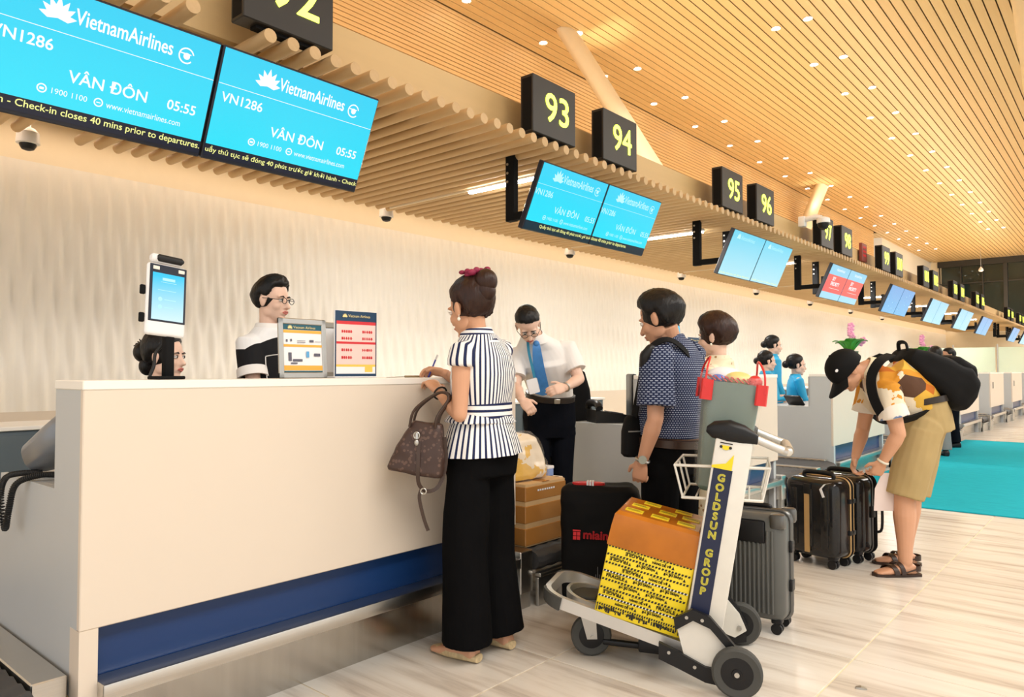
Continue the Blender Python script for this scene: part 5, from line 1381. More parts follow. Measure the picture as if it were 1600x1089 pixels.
def black_case(lab, loc, gold):
    t = thing('suitcase', lab, 'suitcase', loc, (0, 0, math.radians(-12.7)))
    w, d, h, z0 = .37, .23, .50, .06
    mb = MB().rbox((0, 0, z0 + h / 2), (w, d, h), .055, 4)
    for k in (-1, 0, 1):
        for s in (1, -1): mb.rbox((k * .105, s * d / 2, z0 + h / 2), (.05, .016, h * .74), .007, 2)
    mb.build('shell', M['gloss'], t, smooth=40)
    def band(y, m_, r):
        pts = []
        for k in range(32):
            a = 2 * PI * k / 32; rr = .058; cx_, cz_ = w / 2 + .003 - rr, h / 2 + .003 - rr
            pts.append((math.copysign(cx_, math.cos(a)) + rr * math.cos(a), y, z0 + h / 2 + math.copysign(cz_, math.sin(a)) + rr * math.sin(a)))
        MB().tube(pts, r, 6, closed=True).build('zip_band', M[m_], t, smooth=60)
    if gold:
        band(.045, 'gold', .006); band(.078, 'gold', .006); band(.062, 'matte', .009)
        MB().mm((-.028, -d / 2 - .013, z0 + .03), (.006, -d / 2 - .006, z0 + h - .10)).build('gold_stripe', M['gold'], t, 'vertical gold stripe')
        MB().rbox((-.01, -d / 2 - .006, z0 + h - .07), (.05, .012, .07), .004).build('handle_base', M['black'], t)
        mb = MB(); mb.rings([[V((.10 + a, -d / 2 - .012, z0 + h - .11 + b)), V((.115 + a, -d / 2 - .012, z0 + h - .105 + b)), V((.115 + a, -d / 2 - .016, z0 + h - .105 + b)), V((.10 + a, -d / 2 - .016, z0 + h - .11 + b))] for a, b in ((0, 0), (-.02, .05), (.01, .085), (.05, .095))])
        mb.build('luggage_tag', M['whitepl'], t, 'white paper baggage strip')
        for z in (.16, .36): MB().rbox((w / 2 + .002, .062, z0 + z), (.016, .075, .03), .004).build('zip_clip', M['black'], t)
    else:
        band(.02, 'graphite2', .005); band(.06, 'matte', .010)
        MB().rbox((w / 2 + .004, .02, z0 + .27), (.014, .05, .075), .005).build('lock', M['black'], t)
        MB().mm((w / 2 - .01, .07, z0 + h - .12), (w / 2 + .002, .085, z0 + h - .06)).build('plate', M['steel2'], t)
        MB().tube(smooth_path([(w / 2, .085, z0 + .13), (w / 2 + .03, .085, z0 + .16), (w / 2 + .03, .085, z0 + .32), (w / 2, .085, z0 + .35)], 4), .009, 8).build('side_handle', M['black'], t, smooth=50)
    MB().tube(smooth_path([(-.10, 0, z0 + h - .004), (-.085, 0, z0 + h + .026), (.085, 0, z0 + h + .026), (.10, 0, z0 + h - .004)], 4), .010, 8, flat=1.5).build('top_handle', M['black'], t, smooth=50)
    for x in (1, -1):
        for y in (1, -1): spinner(t, x * (w / 2 - .05), y * (d / 2 - .045), .028)
black_case('glossy black suitcase with gold stripe and gold zips, nearest the trolley', (-1.60, 4.945, 0), True)
black_case('plain glossy black suitcase the bending man is opening, behind the gold-striped one', (-1.525, 5.205, 0), False)
# paper bag in his left hand
hp = at(1385, 738, 4.52)
t = thing('paper_bag', 'pinkish white paper bag hanging from the bending man\'s hand', 'bag', hp)
mb = MB(); mb.rings([[V(p) for p in r] for r in ([(-.02, -.015, -.005), (.025, .02, -.005), (.03, .03, -.005), (-.025, .0, -.005)], [(-.055, -.05, -.10), (.05, .03, -.10), (.06, .06, -.10), (-.05, -.01, -.10)], [(-.06, -.06, -.235), (.065, .035, -.235), (.07, .07, -.235), (-.055, -.02, -.235)])])
mb.build('bag_body', mat('pinkish_paper', (.72, .60, .56), .7, var=.06), t)

# black fabric-covered suitcase
t = thing('covered_suitcase', 'suitcase in a black fabric cover with red lettering, standing left of the trolley carton', 'suitcase', (-2.21, 3.305, 0), (0, 0, math.atan2(.52, .85)))
w, d, h, z0 = .43, .24, .60, .05
mb = MB()
mb.rings([oring(V((sx, 0, z)), V((1, 0, 0)), V((0, 1, 0)), a, b, 28, 5.5) for z, a, b, sx in ((z0, .195, .10, .005), (z0 + .02, .205, .112, .004), (.20, .208, .118, .002), (.42, .212, .120, 0), (.56, .214, .118, 0), (.615, .205, .106, 0), (.645, .17, .08, .0))])
me = remesh(mb, 'fabric_cover', .008, M['matte'], 3, fold=.010, fscale=6, seed=2)
cv = link('fabric_cover', me, t)
fy = -.131
mb = MB(); mb.T = Matrix.Rotation(math.radians(2), 4, 'Y')
M['redlet'] = mat('red_cover_print', (.70, .03, .04), .6); put_text(mb, 'miain', -.095, .375, w=.125, h=.040, y=fy, bold=.0022); mb.build('lettering', M['redlet'], t, smooth=None)
mb = MB(); mb.T = Matrix.Translation((-.055, 0, 0)) @ Matrix.Rotation(math.radians(2), 4, 'Y')
for a, b in ((-.095, .39), (-.075, .39), (-.095, .368), (-.075, .368)): rect(mb, a, b, a + .017, b + .019, fy)
rect(mb, -.097, .412, -.056, .420, fy)
mb.build('cover_emblem', M['redlet'], t, smooth=None)
mb = MB()
for x, hh in ((-.12, .10), (-.105, .06), (-.02, .16), (-.012, .10), (.06, .08), (.10, .05)):
    for q in range(3): rect(mb, x + q * .010, .075 + random.uniform(0, .03), x + q * .010 + .0015, .075 + hh * (1 - .25 * abs(q - 1)), fy)
    rect(mb, x - .01, .08 + hh * .4, x + .03, .0815 + hh * .4, fy)
mb.build('skyline_print', mat('grey_cover_print', (.35, .35, .36), .7), t, smooth=None)
mb = MB(); mb.rings([oring(V((-.06, -.035, z)), V((1, 0, 0)), V((0, 1, 0)), a, b, 18) for z, a, b in ((.625, .085, .022), (.655, .088, .026), (.66, .06, .014))]); mb.build('handle_opening', M['redtape'], t, 'dark red lining at the handle slot', smooth=50)
mb = MB(); 
for q in (-1, 0, 1): mb.mm((-.05 + q * .014 - .005, -.066, .63), (-.05 + q * .014 + .005, -.01, .664))
mb.build('striped_strap', M['whitepl'], t, 'white striped strap', smooth=None)
for x in (1, -1):
    for y in (1, -1): spinner(t, x * (w / 2 - .06), y * (d / 2 - .055), .024)

# ------------------------------------------------------------------ carton and parcels on the belt
t = thing('taped_cardboard_box', 'brown cardboard box with shiny packing tape on the belt beside the front counter', 'box', (-2.735, 3.235, .296))
MB().rbox((0, 0, .17), (.42, .36, .34), .006, 2).build('carton_body', M['card'], t)
for z, hh in ((.055, .095), (.175, .095), (.285, .08)):
    MB().rbox((0, 0, z), (.426, .366, hh), .004, 1).build('tape_band', M['browntape'], t, 'shiny brown tape band', smooth=None)
MB().rbox((0, 0, .341), (.426, .06, .003), .001, 1).build('top_tape', M['browntape'], t, smooth=None)
mb = MB(); mb.T = Matrix.Rotation(PI / 2, 4, 'Z'); [rect(mb, -.08 + .02 * k_, .294, -.066 + .02 * k_, .304, -.2145) for k_ in range(8)]; mb.build('carton_print', M['whitepl'], t, smooth=None)
t = thing('wrapped_parcel', 'film-wrapped yellowish parcel on the brown cardboard box', 'parcel', (-2.76, 3.20, .643))
mb = MB(); mb.rings([oring(V((x, 0, z)), V((1, 0, 0)), V((0, 1, 0)), a, b, 24, 4) for z, a, b, x in ((0, .18, .17, 0), (.03, .185, .175, 0), (.14, .165, .155, -.01), (.22, .15, .13, -.02), (.245, .11, .10, -.02))])
m, nb = raw('yellow_print_under_film', .25, .5); nb.col(nb.mix(nb.math('GREATER_THAN', nb.noise(7, detail=5), .52), (0.78, 0.66, 0.50), (0.72, 0.42, 0.06))); M['parcel'] = m
me = remesh(mb, 'parcel_body', .007, M['parcel'], 1, fold=.012, fscale=9); link('parcel_body', me, t)
mb = MB(); mb.rings([oring(V((x, 0, z)), V((1, 0, 0)), V((0, 1, 0)), a, b, 24, 4) for z, a, b, x in ((-.0, .19, .18, 0), (.03, .198, .188, 0), (.14, .180, .170, -.01), (.225, .16, .14, -.02), (.258, .115, .105, -.02))])
me = remesh(mb, 'stretch_film', .008, M['film'], 1, fold=.010, fscale=13); link('stretch_film', me, t)
t = thing('plain_carton', 'plain beige carton behind the brown taped box', 'box', (-2.80, 3.50, .296))
MB().rbox((0, 0, .16), (.30, .13, .32), .005, 2).build('carton_body', mat('beige_card', (.62, .52, .38), .7), t); MB().mm((-.152, -.02, .318), (.152, .02, .322)).build('tape', M['browntape'], t)
t = thing('small_blue_box', 'small blue and white box on the plain carton', 'box', (-2.73, 3.50, .619))
MB().rbox((0, 0, .03), (.07, .06, .06), .004, 1).build('body', mat('pale_blue_card', (.22, .32, .62), .5), t); MB().rbox((0, 0, .052), (.074, .064, .018), .003, 1).build('lid', M['whitepl'], t)

# ------------------------------------------------------------------ handbag on the woman's arm
m, nb = raw('brown_monogram_canvas', .45, .4); vo = nb.voro(52)
nb.col(nb.mix(nb.math('LESS_THAN', vo[0], .34), (0.050, 0.026, 0.020), (0.105, 0.06, 0.045))); M['mono'] = m
hb = at(655, 712, 3.10)
t = thing('handbag', 'brown patterned handbag with long strap hanging from the striped woman\'s forearm', 'handbag', hb, (0, 0, math.radians(35)))
mb = MB(); mb.rings([oring(V((x, 0, z)), V((1, 0, 0)), V((0, 1, 0)), a, b, 24, 4) for z, a, b, x in ((-.075, .115, .055, -.005), (-.06, .122, .062, -.005), (.03, .105, .055, .005), (.11, .075, .038, .015), (.145, .062, .022, .018))])
MBT = Matrix.Rotation(math.radians(8), 4, 'Y'); mb.v = [MBT @ v for v in mb.v]
me = remesh(mb, 'bag_body', .005, M['mono'], 2, fold=.006, fscale=11); link('bag_body', me, t)
aw = (at(690, 618, 3.12) - hb); Rm = Matrix.Rotation(-math.radians(35), 4, 'Z'); aw = Rm @ aw
for s in (1, -1):
    pts = smooth_path([(-.035, s * .030, .125), (-.01, s * .034, .20), V(aw) + V((-.01, s * .018, .012)), V(aw) + V((.035, s * .02, -.01)), (.085, s * .034, .17), (.075, s * .028, .12)], 6)
    MB().tube(pts, .0085, 8, flat=.7).build('handle', M['leather'], t, 'dark leather handle', smooth=50)
mb = MB(); mb.tube([(.0, -.045, .10), (.0, -.05, .075)], .008, 8); mb.ell((0, -.052, .06), (.010, .006, .014), 10, 8); mb.tube([(.012 * math.cos(a), -.050, .09 + .014 * math.sin(a)) for a in [2 * PI * k / 14 for k in range(14)]], .003, 6, closed=True)
mb.build('clasp', M['steel2'], t, smooth=50)
pts = smooth_path([(.01, -.045, .06), (.01, -.062, -.03), (.012, -.055, -.11), (.045, -.03, -.145), (.09, -.01, -.12), (.115, 0, -.03), (.11, 0, .08)], 6)
straplet(pts, .016, .004, V((0, -1, 0))).build('shoulder_strap', M['leather'], t)
straplet(smooth_path([(.02, -.045, -.135), (.012, -.045, -.17), (.03, -.045, -.25), (.05, -.045, -.305)], 5), .014, .004, V((0, -1, 0))).build('strap_end', M['leather'], t)
MB().tube([(.03 + .012 * math.cos(a), -.05, -.142 + .012 * math.sin(a)) for a in [2 * PI * k / 14 for k in range(14)]], .003, 6, closed=True).build('ring', M['steel2'], t, smooth=50)

# ------------------------------------------------------------------ crossbody bag of the man in navy
cb = at(992, 680, 3.62)
t = thing('crossbody_bag', 'black crossbody bag hanging in front of the man in the navy shirt', 'bag', cb, (0, 0, math.radians(60)))
mb = MB(); mb.rings([oring(V((0, 0, z)), V((1, 0, 0)), V((0, 1, 0)), a, b, 20, 4) for z, a, b in ((-.105, .055, .03), (-.09, .068, .04), (.02, .066, .04), (.085, .05, .03), (.10, .035, .02))])
mb.build('bag_body', M['matte'], t, smooth=40)
MB().mm((-.06, -.048, .02), (.06, -.044, .026)).build('zip', M['steel2'], t)
inv = (Matrix.Translation(cb) @ Matrix.Rotation(math.radians(60), 4, 'Z')).inverted()
wp = [at(992, 650, 3.58), at(1001, 600, 3.50), at(1010, 556, 3.44), at(1030, 534, 3.44), at(1052, 534, 3.46), at(1076, 556, 3.50), at(1094, 592, 3.60), at(1100, 635, 3.70), at(1086, 668, 3.86)]
pts = [inv @ p for p in smooth_path(wp, 6)]; cc = inv @ at(1048, 600, 3.66)
straplet(pts, .034, .006, [nrm(p - cc) for p in pts]).build('strap', M['matte'], t)
mb = MB(); pp = [inv @ p for p in (at(1006, 570, 3.42), at(1009, 556, 3.40), at(1016, 545, 3.40))]; mb.tube(pp, [.022, .028, .022], 12, round_=True); mb.build('strap_pad', M['black'], t, smooth=50)

# ------------------------------------------------------------------ backpack of the bending man
bp0 = at(1440, 590, 4.60)
t = thing('backpack', 'big black backpack on the bending man\'s back', 'backpack', bp0)
ax_ = nrm(at(1478, 640, 4.6) - at(1392, 566, 4.6)); nn_ = nrm(ax_.cross(_F) * -1); 
if nn_.z < 0: nn_ = -nn_
mb = MB(); T = Matrix((ax_, _F, nn_)).transposed().to_4x4()
mb.rings([oring(V((x, 0, zc)), V((0, 1, 0)), V((0, 0, 1)), a, b, 24, 3.4) for x, a, b, zc in ((-.205, .09, .03, .015), (-.19, .13, .055, .025), (-.10, .155, .085, .045), (.02, .165, .115, .07), (.15, .165, .135, .085), (.24, .155, .120, .075), (.285, .13, .08, .05), (.295, .10, .05, .04))], T=T)
me = remesh(mb, 'pack_body', .008, M['matte'], 3, fold=.012, fscale=6, seed=7); link('pack_body', me, t)
mb = MB(); mb.rings([oring(V((x, 0, zc)), V((0, 1, 0)), V((0, 0, 1)), a, b, 20, 3) for x, a, b, zc in ((.02, .10, .02, .175), (.05, .12, .045, .185), (.17, .12, .05, .20), (.225, .09, .03, .185))], T=T)
me = remesh(mb, 'front_pocket', .008, M['matte'], 2, fold=.006); link('front_pocket', me, t, 'front pocket')
mb = MB().tube([T @ V(p) for p in smooth_path([(-.195, -.05, .05), (-.235, -.04, .085), (-.235, .04, .085), (-.195, .05, .05)], 5)], .014, 8, flat=.6); mb.build('carry_loop', M['matte'], t, smooth=50)
for (dd, off) in ((4.34, 0), (4.86, -12)):
    wp = [at(1392 + off, 556, dd + .10 * (1 if off == 0 else -1)), at(1374 + off, 566, dd), at(1362 + off, 590, dd - .0), at(1366 + off, 622, dd), at(1384 + off, 652, dd + .04), at(1412 + off, 655, dd + .06), at(1452, 642, dd + .12)]
    pts = [p - bp0 for p in smooth_path(wp, 6)]; cc = at(1396, 606, 4.6) - bp0
    straplet(pts, .055, .012, [nrm(p - cc) for p in pts]).build('shoulder_strap', M['matte'], t, smooth=60)

# ------------------------------------------------------------------ things on the front counter
def kiosk(loc, lab, rot=math.radians(97)):
    t = thing('tablet_kiosk', lab, 'kiosk', loc, (0, 0, rot))
    MB().rbox((0, 0, .006), (.10, .08, .012), .004).build('base_plate', M['matte'], t)
    MB().rbox((.012, .012, .09), (.034, .03, .18), .005).build('pole', M['matte'], t)
    MB().tube(smooth_path([(.03, .02, .15), (-.01, .05, .10), (-.03, .03, .05), (-.045, .03, .012)], 5), .006, 8).build('cable', M['ink'], t, smooth=50)
    T = Matrix.Translation((0, 0, .285)) @ Matrix.Rotation(math.radians(-5), 4, 'X') @ Matrix.Rotation(math.radians(4.5), 4, 'Y')
    mb = MB(); mb.T = T; mb.rbox((0, .012, 0), (.150, .024, .262), .012, 3); mb.build('tablet', M['whitepl'], t)
    mb = MB(); mb.T = T; mb.rbox((0, .0, .022), (.140, .004, .208), .0018, 1); mb.build('glass_front', M['screen_edge'], t)
    sc = screen_mat('kiosk_screen', (.03, .62, .95), (.75, .95, 1.0)); mb = MB(); mb.T = T; mb.mm((-.060, -.0032, -.075), (.060, -.002, .095)); 
    o = mb.build('display', sc, t, smooth=None)
    nt = sc.node_tree
    for n_ in nt.nodes:
        if n_.type == 'MATH': n_.inputs[1].default_value = 5.5; n_.inputs[2].default_value = -1.05
    mb = MB(); mb.T = T
    rect(mb, -.024, .069, .024, .079, -.0036); rect(mb, -.03, .062, .03, .0635, -.0036)
    disc(mb, -.03, .0, .008, -.0036); disc(mb, -.03, -.028, .008, -.0036); rect(mb, -.014, -.002, .03, .001, -.0036); rect(mb, -.014, -.030, .02, -.027, -.0036); rect(mb, -.04, .032, .03, .034, -.0036)
    mb.build('screen_print', M['faint_txt'], t, smooth=None)
    mb = MB(); mb.T = T
    for x in (-.048, .048): mb.rbox((x, -.003, .112), (.024, .003, .013), .0012, 1)
    mb.build('sensor_windows', mat('pale_sensor', (.75, .72, .66), .3), t)
    mb = MB(); mb.T = T; mb.rings([oring(V((x, .012, .15)), V((0, 1, 0)), V((0, 0, 1)), a, a, 16) for x, a in ((-.062, .010), (-.056, .016), (.050, .016), (.056, .010))]); mb.build('camera_shell', M['whitepl'], t)
    mb = MB(); mb.T = T; mb.rings([oring(V((x, -.002, .150)), V((0, 1, 0)), V((0, 0, 1)), .008, a, 16) for x, a in ((-.047, .006), (-.040, .0135), (.046, .0135), (.053, .006))]); mb.build('camera_bar', M['black'], t)
    mb = MB(); mb.T = T
    for z in (.03, -.07): mb.rbox((-.083, .02, z), (.018, .012, .034), .003, 1)
    mb.build('side_brackets', M['matte'], t)
kiosk((-2.655, 1.185, 1.2205), 'white face tablet with cyan screen on a black post, on the front counter')
kiosk((-2.665, 5.04, 1.2205), 'tablet on the counter behind the head of the man in the navy shirt')
def logo_text(mb, x, z, w, y):
    lotus(mb, x, z, w * .12, y); put_text(mb, 'Vietnam Airlines', x + w * .12, z, w=w * .8, y=y)
def poster_stand(loc, lab):
    t = thing('notice_stand', lab, 'sign', loc, (0, 0, math.radians(86)))
    MB().rbox((0, 0, .148), (.215, .008, .288), .002, 1).rbox((0, .03, .003), (.215, .08, .006), .002, 1).build('acrylic_stand', M['whitepl'], t)
    y = -.0055
    def pr(name, rects, m_):
        mb = MB()
        for r in rects: rect(mb, *r, y - .0003 * len(t.children))
        mb.build(name, m_, t, smooth=None)
    pr('navy_border', [(-.106, .006, .106, .29)], mat('poster_navy', (.012, .045, .10), .4))
    pr('white_field', [(-.100, .018, .100, .245)], M['whitepl'])
    pr('yellow_field', [(-.100, .048, .100, .058), (.045, .025, .085, .048)], mat('poster_yellow', (.85, .55, .10), .5))
    pr('pink_field', [(-.100, .058, .100, .24)], mat('poster_pink', (.80, .58, .54), .5))
    rd = []
    rd += [(-.100, .232, .10, .246), (-.1, .147, .1, .157)]
    random.seed(5)
    for zz in (.195, .165, .115, .082):
        for x0 in (-.075, .03):
            for k in range(5): rd.append((x0 + k * .011, zz, x0 + k * .011 + random.uniform(.005, .009), zz + .012)); rd.append((x0 + k * .011, zz + .004, x0 + k * .011 + .011, zz + .006))
    pr('red_print', rd, M['redink'])
    mb = MB(); logo_text(mb, -.06, .263, .14, y - .004); mb.build('logo', mat('poster_gold', (.80, .66, .30), .5), t, smooth=None)
M['noticegrey'] = mat('notice_grey', (.10, .10, .14), .5)
def frame_stand(loc, lab, rot=90, printed=True):
    t = thing('notice_stand', lab, 'sign', loc, (math.radians(-4), 0, math.radians(rot)))
    w, h = .225, .245
    mb = MB()
    for c, d in (((0, .0, .012), (w, .014, .024)), ((0, 0, h - .012), (w, .014, .024)), ((-w / 2 + .011, 0, h / 2), (.022, .014, h)), ((w / 2 - .011, 0, h / 2), (.022, .014, h))): mb.rbox(c, d, .003, 1)
    mb.build('steel_frame', M['steel2'], t)
    MB().rbox((0, .035, .10), (.03, .006, .2), .002, 1, T=Matrix.Rotation(math.radians(-14), 4, 'X')).build('back_strut', M['steel2'], t)
    y = -.001
    def pr(name, rects, m_):
        mb = MB()
        for r in rects: rect(mb, *r, y - .0003 * len(t.children))
        mb.build(name, m_, t, smooth=None)
    MB().mm((-w / 2 + .018, 0, .02), (w / 2 - .018, .005, h - .02)).build('backing', M['whitepl'], t)
    if not printed: return
    pr('white_sheet', [(-.092, .022, .092, .222)], M['whitepl'])
    tl_ = mat('notice_teal', (.01, .09, .13), .4); pr('teal_header', [(-.092, .198, .092, .222)], tl_); pr('teal_footer', [(-.092, .022, .092, .030)], tl_)
    am_ = mat('notice_amber', (.80, .40, .06), .5)
    for r_ in ((-.092, .185, .092, .197), (-.092, .128, .092, .138), (-.092, .032, .092, .052)): pr('amber_band', [r_], am_)
    for r_ in [(-.07, .07, -.055, .105), (-.05, .068, -.005, .078), (-.08, .148, -.072, .158), (-.06, .15, -.052, .16), (.03, .148, .05, .158), (.05, .09, .08, .102), (-.06, .058, -.03, .064), (-.03, .145, .01, .147), (-.03, .152, .01, .154), (.055, .15, .085, .152)]: pr('printed_item', [r_], M['noticegrey'])
    pr('blue_item', [(.012, .085, .026, .11)], mat('notice_blue', (.10, .35, .65), .5))
    mb = MB(); logo_text(mb, -.06, .203, .13, y - .004); mb.build('logo', mat('notice_gold', (.80, .66, .30), .5), t, smooth=None)
frame_stand((-2.60, 1.718, 1.221), 'steel-framed notice with orange bands on the front counter')
frame_stand((-2.70, 1.86, 1.221), 'steel notice frame standing behind the orange-banded notice', 90, False)
poster_stand((-2.60, 1.978, 1.221), 'white and red price notice on the front counter')
poster_stand((-2.62, 5.24, 1.221), 'red notice on the counter between the man in navy and the floral woman')
frame_stand((-2.63, 5.52, 1.221), 'steel notice frame on the counter by the floral woman\'s face', 90)
t = thing('pen', 'brown pen with thin chain lying on the front counter', 'pen', (-2.60, 2.32, 1.225), (0, 0, math.radians(80)))
MB().tube([(-.055, 0, 0), (-.05, 0, 0), (.05, 0, 0), (.062, 0, 0)], [.001, .005, .005, .002], 10).build('barrel', mat('brass_pen', (.30, .22, .12), .4), t)
MB().tube([(-.055, 0, 0), (-.10, .01, -.003), (-.15, -.005, -.003)], .0018, 6).build('chain', M['steel2'], t)
t = thing('paper_slip', 'white form under the striped woman\'s hands on the front counter', 'paper', (-2.585, 2.585, 1.2208), (0, 0, .2))
MB().mm((-.06, -.09, 0), (.06, .09, .0012)).build('sheet', M['whitecloth'], t)

# label printer with coiled cord on the low end of the front counter
t = thing('label_printer', 'silver grey label printer with black coiled cord at the left end of the front counter', 'printer', (-2.965, .985, .86), (0, 0, math.radians(20)))
mb = MB(); T = Matrix.Translation((-.05, 0, .13)) @ ry(math.radians(62)) @ Matrix.Rotation(PI / 2, 4, 'Z')
mb.rings([oring(V((0, 0, z)), V((1, 0, 0)), V((0, 1, 0)), a, b, 24, 2.6) for z, a, b in ((-.13, .060, .05), (-.122, .072, .062), (.02, .088, .076), (.08, .092, .080), (.10, .085, .07))], T=T)
mb.build('body', mat('silver_grey_plastic', (.20, .215, .24), .28, .2), t, smooth=50)
mb = MB(); mb.rings([oring(V((0, 0, z)), V((1, 0, 0)), V((0, 1, 0)), a, b, 20, 2.8) for z, a, b in ((.095, .08, .068), (.13, .07, .06), (.135, .05, .04))], T=T); mb.build('paper_head', M['whitepl'], t, smooth=50)
MB().rbox((.05, .02, .03), (.16, .13, .06), .012).build('base', M['black'], t)
MB().rbox((.09, .01, .16), (.10, .12, .06), .02, T=ry(.4)).build('cover', mat('dark_grey_plastic', (.08, .085, .09), .35), t)
base = smooth_path([(-.10, -.04, .02), (-.15, -.07, .02), (-.20, -.10, .005), (-.205, -.115, -.06), (-.165, -.125, -.17), (-.14, -.13, -.10), (-.10, -.135, -.01), (-.04, -.10, .02), (.0, -.06, .02)], 12)
pts = []
for i in range(len(base) - 1):
    tdir = nrm(base[i + 1] - base[i]); xa = nrm(tdir.cross(V((.3, .9, .2)))); ya = tdir.cross(xa)
    for k in range(6):
        a = 2 * PI * k / 6 * 1.0; pts.append(lerp(base[i], base[i + 1], k / 6) + (xa * math.cos(a) + ya * math.sin(a)) * .0085)
MB().tube(pts, .0035, 5).build('coiled_cord', M['ink'], t, smooth=60)

# second counter: screen, desk phone, chair behind
def desk_phone(loc, rot, lab):
    t = thing('desk_phone', lab, 'phone', loc, (0, 0, rot))
    mb = MB(); mb.rings([[V((x, y, z)) for x, z in ((-.10, 0), (.10, 0), (.10, .045), (-.10, .075))] for y in (-.09, .09)]); mb.build('base', M['black'], t, smooth=None)
    MB().tube(smooth_path([(-.085, -.11, .085), (-.085, -.07, .11), (-.085, .07, .11), (-.085, .11, .085)], 5), [.022] * 16, 10).build('handset', M['black'], t, smooth=50)
    MB().tube(smooth_path([(.10, -.05, .02), (.15, -.08, .012), (.12, .05, .012), (.16, .09, .012)], 6), .005, 6).build('cord', M['ink'], t, smooth=50)
    MB().rbox((.03, .0, .062), (.08, .12, .006), .002, 1, T=ry(.15)).build('keypad', mat('phone_keys', (.12, .12, .13), .4), t)
    return t
desk_phone((-3.10, 4.74, .86), .9, 'black desk phone on the low white end of the second counter').scale = (1.3, 1.3, 1.3)
t = thing('monitor', 'back of a black monitor on the second counter', 'monitor', (-2.96, 4.86, .859), (0, 0, math.radians(-52)))
MB().rbox((0, 0, .19), (.40, .04, .36), .015, 2).build('housing', M['black'], t); MB().rbox((0, .05, .006), (.2, .16, .012), .004).build('foot', M['black'], t); MB().mm((-.03, .02, .0), (.03, .05, .2)).build('stand', M['black'], t)
def office_chair(loc, rot, lab):
    t = thing('office_chair', lab, 'chair', loc, (0, 0, rot))
    mb = MB(); mb.rings([oring(V((0, .22 + .06 * ((z - .55) / .7) ** 2, z)), V((1, 0, 0)), V((0, 1, 0)), a, b, 20, 3) for z, a, b in ((.52, .17, .02), (.56, .21, .035), (.85, .225, .04), (1.10, .20, .04), (1.24, .16, .035), (1.27, .12, .015))]); mb.build('backrest', M['matte'], t, smooth=45)
    MB().rbox((0, 0, .50), (.46, .44, .08), .03, 3).build('seat', M['matte'], t)
    MB().tube([(0, 0, .10), (0, 0, .47)], .03, 12).build('gas_column', M['black'], t)
    for k in range(5):
        a = 2 * PI * k / 5
        b_ = MB().tube([(0, 0, .11), (.27 * math.cos(a), .27 * math.sin(a), .07)], [.025, .016], 8).build('base_arm', M['black'], t)
        MB().lathe([(.01, -.02), (.028, -.018), (.028, .018), (.01, .02)], 12, T=Matrix.Translation((.27 * math.cos(a), .27 * math.sin(a), .029)) @ Matrix.Rotation(PI / 2, 4, 'X')).build('castor', M['black'], b_)
    for s in (1, -1): MB().tube(smooth_path([(s * .22, .1, .50), (s * .27, .08, .60), (s * .27, 0, .72), (s * .27, -.15, .72)], 4), .018, 8).build('armrest', M['black'], t, smooth=50)
office_chair((-3.70, 5.02, 0), math.radians(215), 'high-backed black office chair between the bending clerk and the second counter')
t = thing('monitor', 'thin black tilted monitor on the low desk before the turquoise clerk', 'monitor', (-2.98, 8.50, .859), (math.radians(35), 0, math.radians(-30)))
MB().rbox((0, 0, .07), (.26, .02, .13), .006).build('housing', M['black'], t); MB().mm((-.04, -.01, 0), (.04, .05, .012)).build('foot', M['black'], t)
for k, nm in ((4, 'fifth'), (5, 'sixth'), (6, 'seventh')):
    desk_phone((-2.95, 1.04 + 3.6824 * k, .86), .5, 'black scanner handset on the low end of the %s counter' % nm)

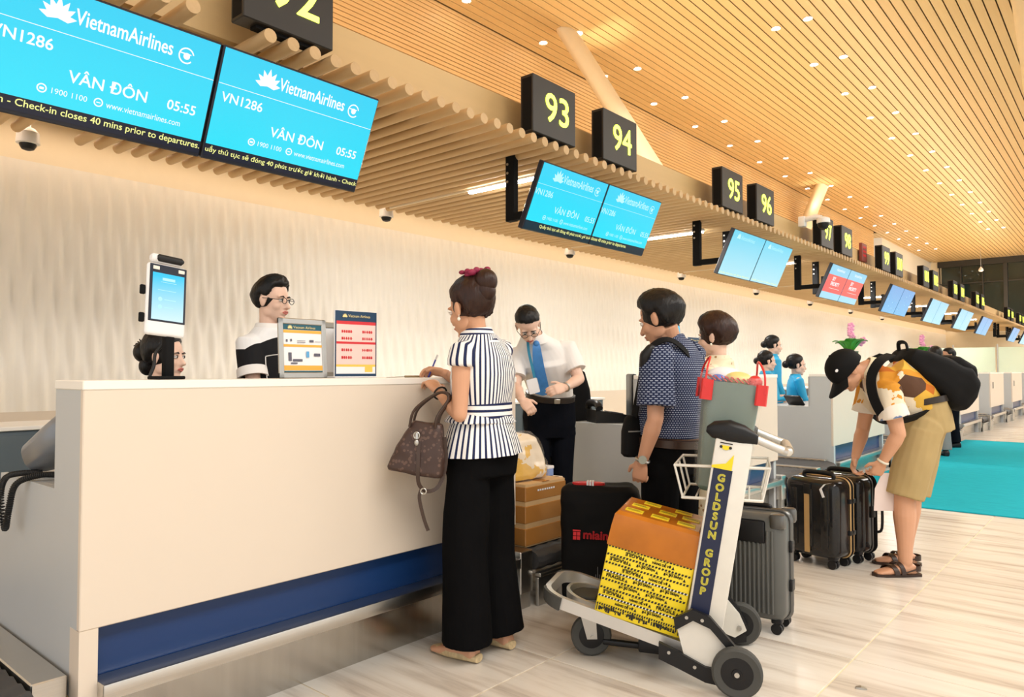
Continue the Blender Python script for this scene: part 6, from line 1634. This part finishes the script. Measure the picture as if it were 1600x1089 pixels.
# ------------------------------------------------------------------ orchids
M['leaf'] = mat('glossy_green_leaf', (.06, .30, .03), .35, var=.35); M['petal'] = mat('pink_orchid', (.82, .36, .58), .5, var=.2); M['pot'] = mat('dark_green_pot', (.03, .09, .04), .4)
def orchid(loc, lab, s=1.0):
    t = thing('orchid', lab, 'flowers', loc)
    MB().lathe([(.07 * s, 0), (.09 * s, .02 * s), (.10 * s, .26 * s), (.105 * s, .28 * s), (.08 * s, .28 * s)], 18).build('pot', M['pot'], t, smooth=40)
    random.seed(12)
    for k in range(9):
        a = 2 * PI * k / 9 + .2; L = random.uniform(.20, .28) * s; mb = MB(); rs = []
        for q in range(7):
            u_ = q / 6; w_ = .070 * s * math.sin(PI * (.15 + .8 * u_)); rr = .03 * s + L * .75 * u_; zz = .28 * s + L * (1.5 * u_ - .95 * u_ * u_)
            c = V((rr * math.cos(a), rr * math.sin(a), zz)); b = V((-math.sin(a), math.cos(a), 0)); rs.append([c + b * w_, c + V((0, 0, -.01 * s)), c - b * w_, c + V((0, 0, .004 * s))])
        mb.rings(rs); mb.build('leaf', M['leaf'], t, smooth=60)
    for (dx, dy, hh, nf) in ((.02, -.02, .60, 2), (.03, -.03, .50, 2), (.12, .12, .42, 2)):
        pts = smooth_path([(0, 0, .2 * s), (dx * .3 * s, dy * .3 * s, hh * .7 * s), (dx * s, dy * s, hh * s)], 6)
        st = MB().tube(pts, .005 * s, 6).build('stem', M['leaf'], t, smooth=60)
        for q in range(nf):
            c = pts[-1 - q * 2] + V((random.uniform(-.025, .025), random.uniform(-.025, .025), 0)) * s
            mb = MB()
            for j in range(5):
                a = 2 * PI * j / 5; mb.ell(c + _R * (.026 * s * math.cos(a)) + V((0, 0, .026 * s * math.sin(a))), (.022 * s, .018 * s, .020 * s), 8, 6)
            mb.ell(c - _F * .012 * s, (.012 * s,) * 3, 8, 6); mb.build('blossom', M['petal'], st, smooth=60)
orchid((-2.62, 9.27, 1.2205), 'pink orchids with green leaves above the bending man\'s cap', .95)
orchid((-2.62, 13.05, 1.2205), 'pink orchids rising behind the backpack', .95)
t = thing('paper_scrap', 'tiny torn scrap lying on the floor near the lower edge', 'litter', (-.854, 3.106, 0), (0, 0, .4))
mb = MB(); mb.rings([[V((x, y, z)) for x, y, z in r] for r in ([(-.02, -.008, 0), (-.018, .009, .0), (-.018, .009, .004), (-.02, -.008, .005)], [(0, -.011, .0), (0, .008, .0), (.001, .008, .011), (.001, -.01, .008)], [(.022, -.006, 0), (.02, .01, 0), (.02, .01, .004), (.022, -.006, .003)])]); mb.build('scrap', M['steel2'], t, smooth=None)
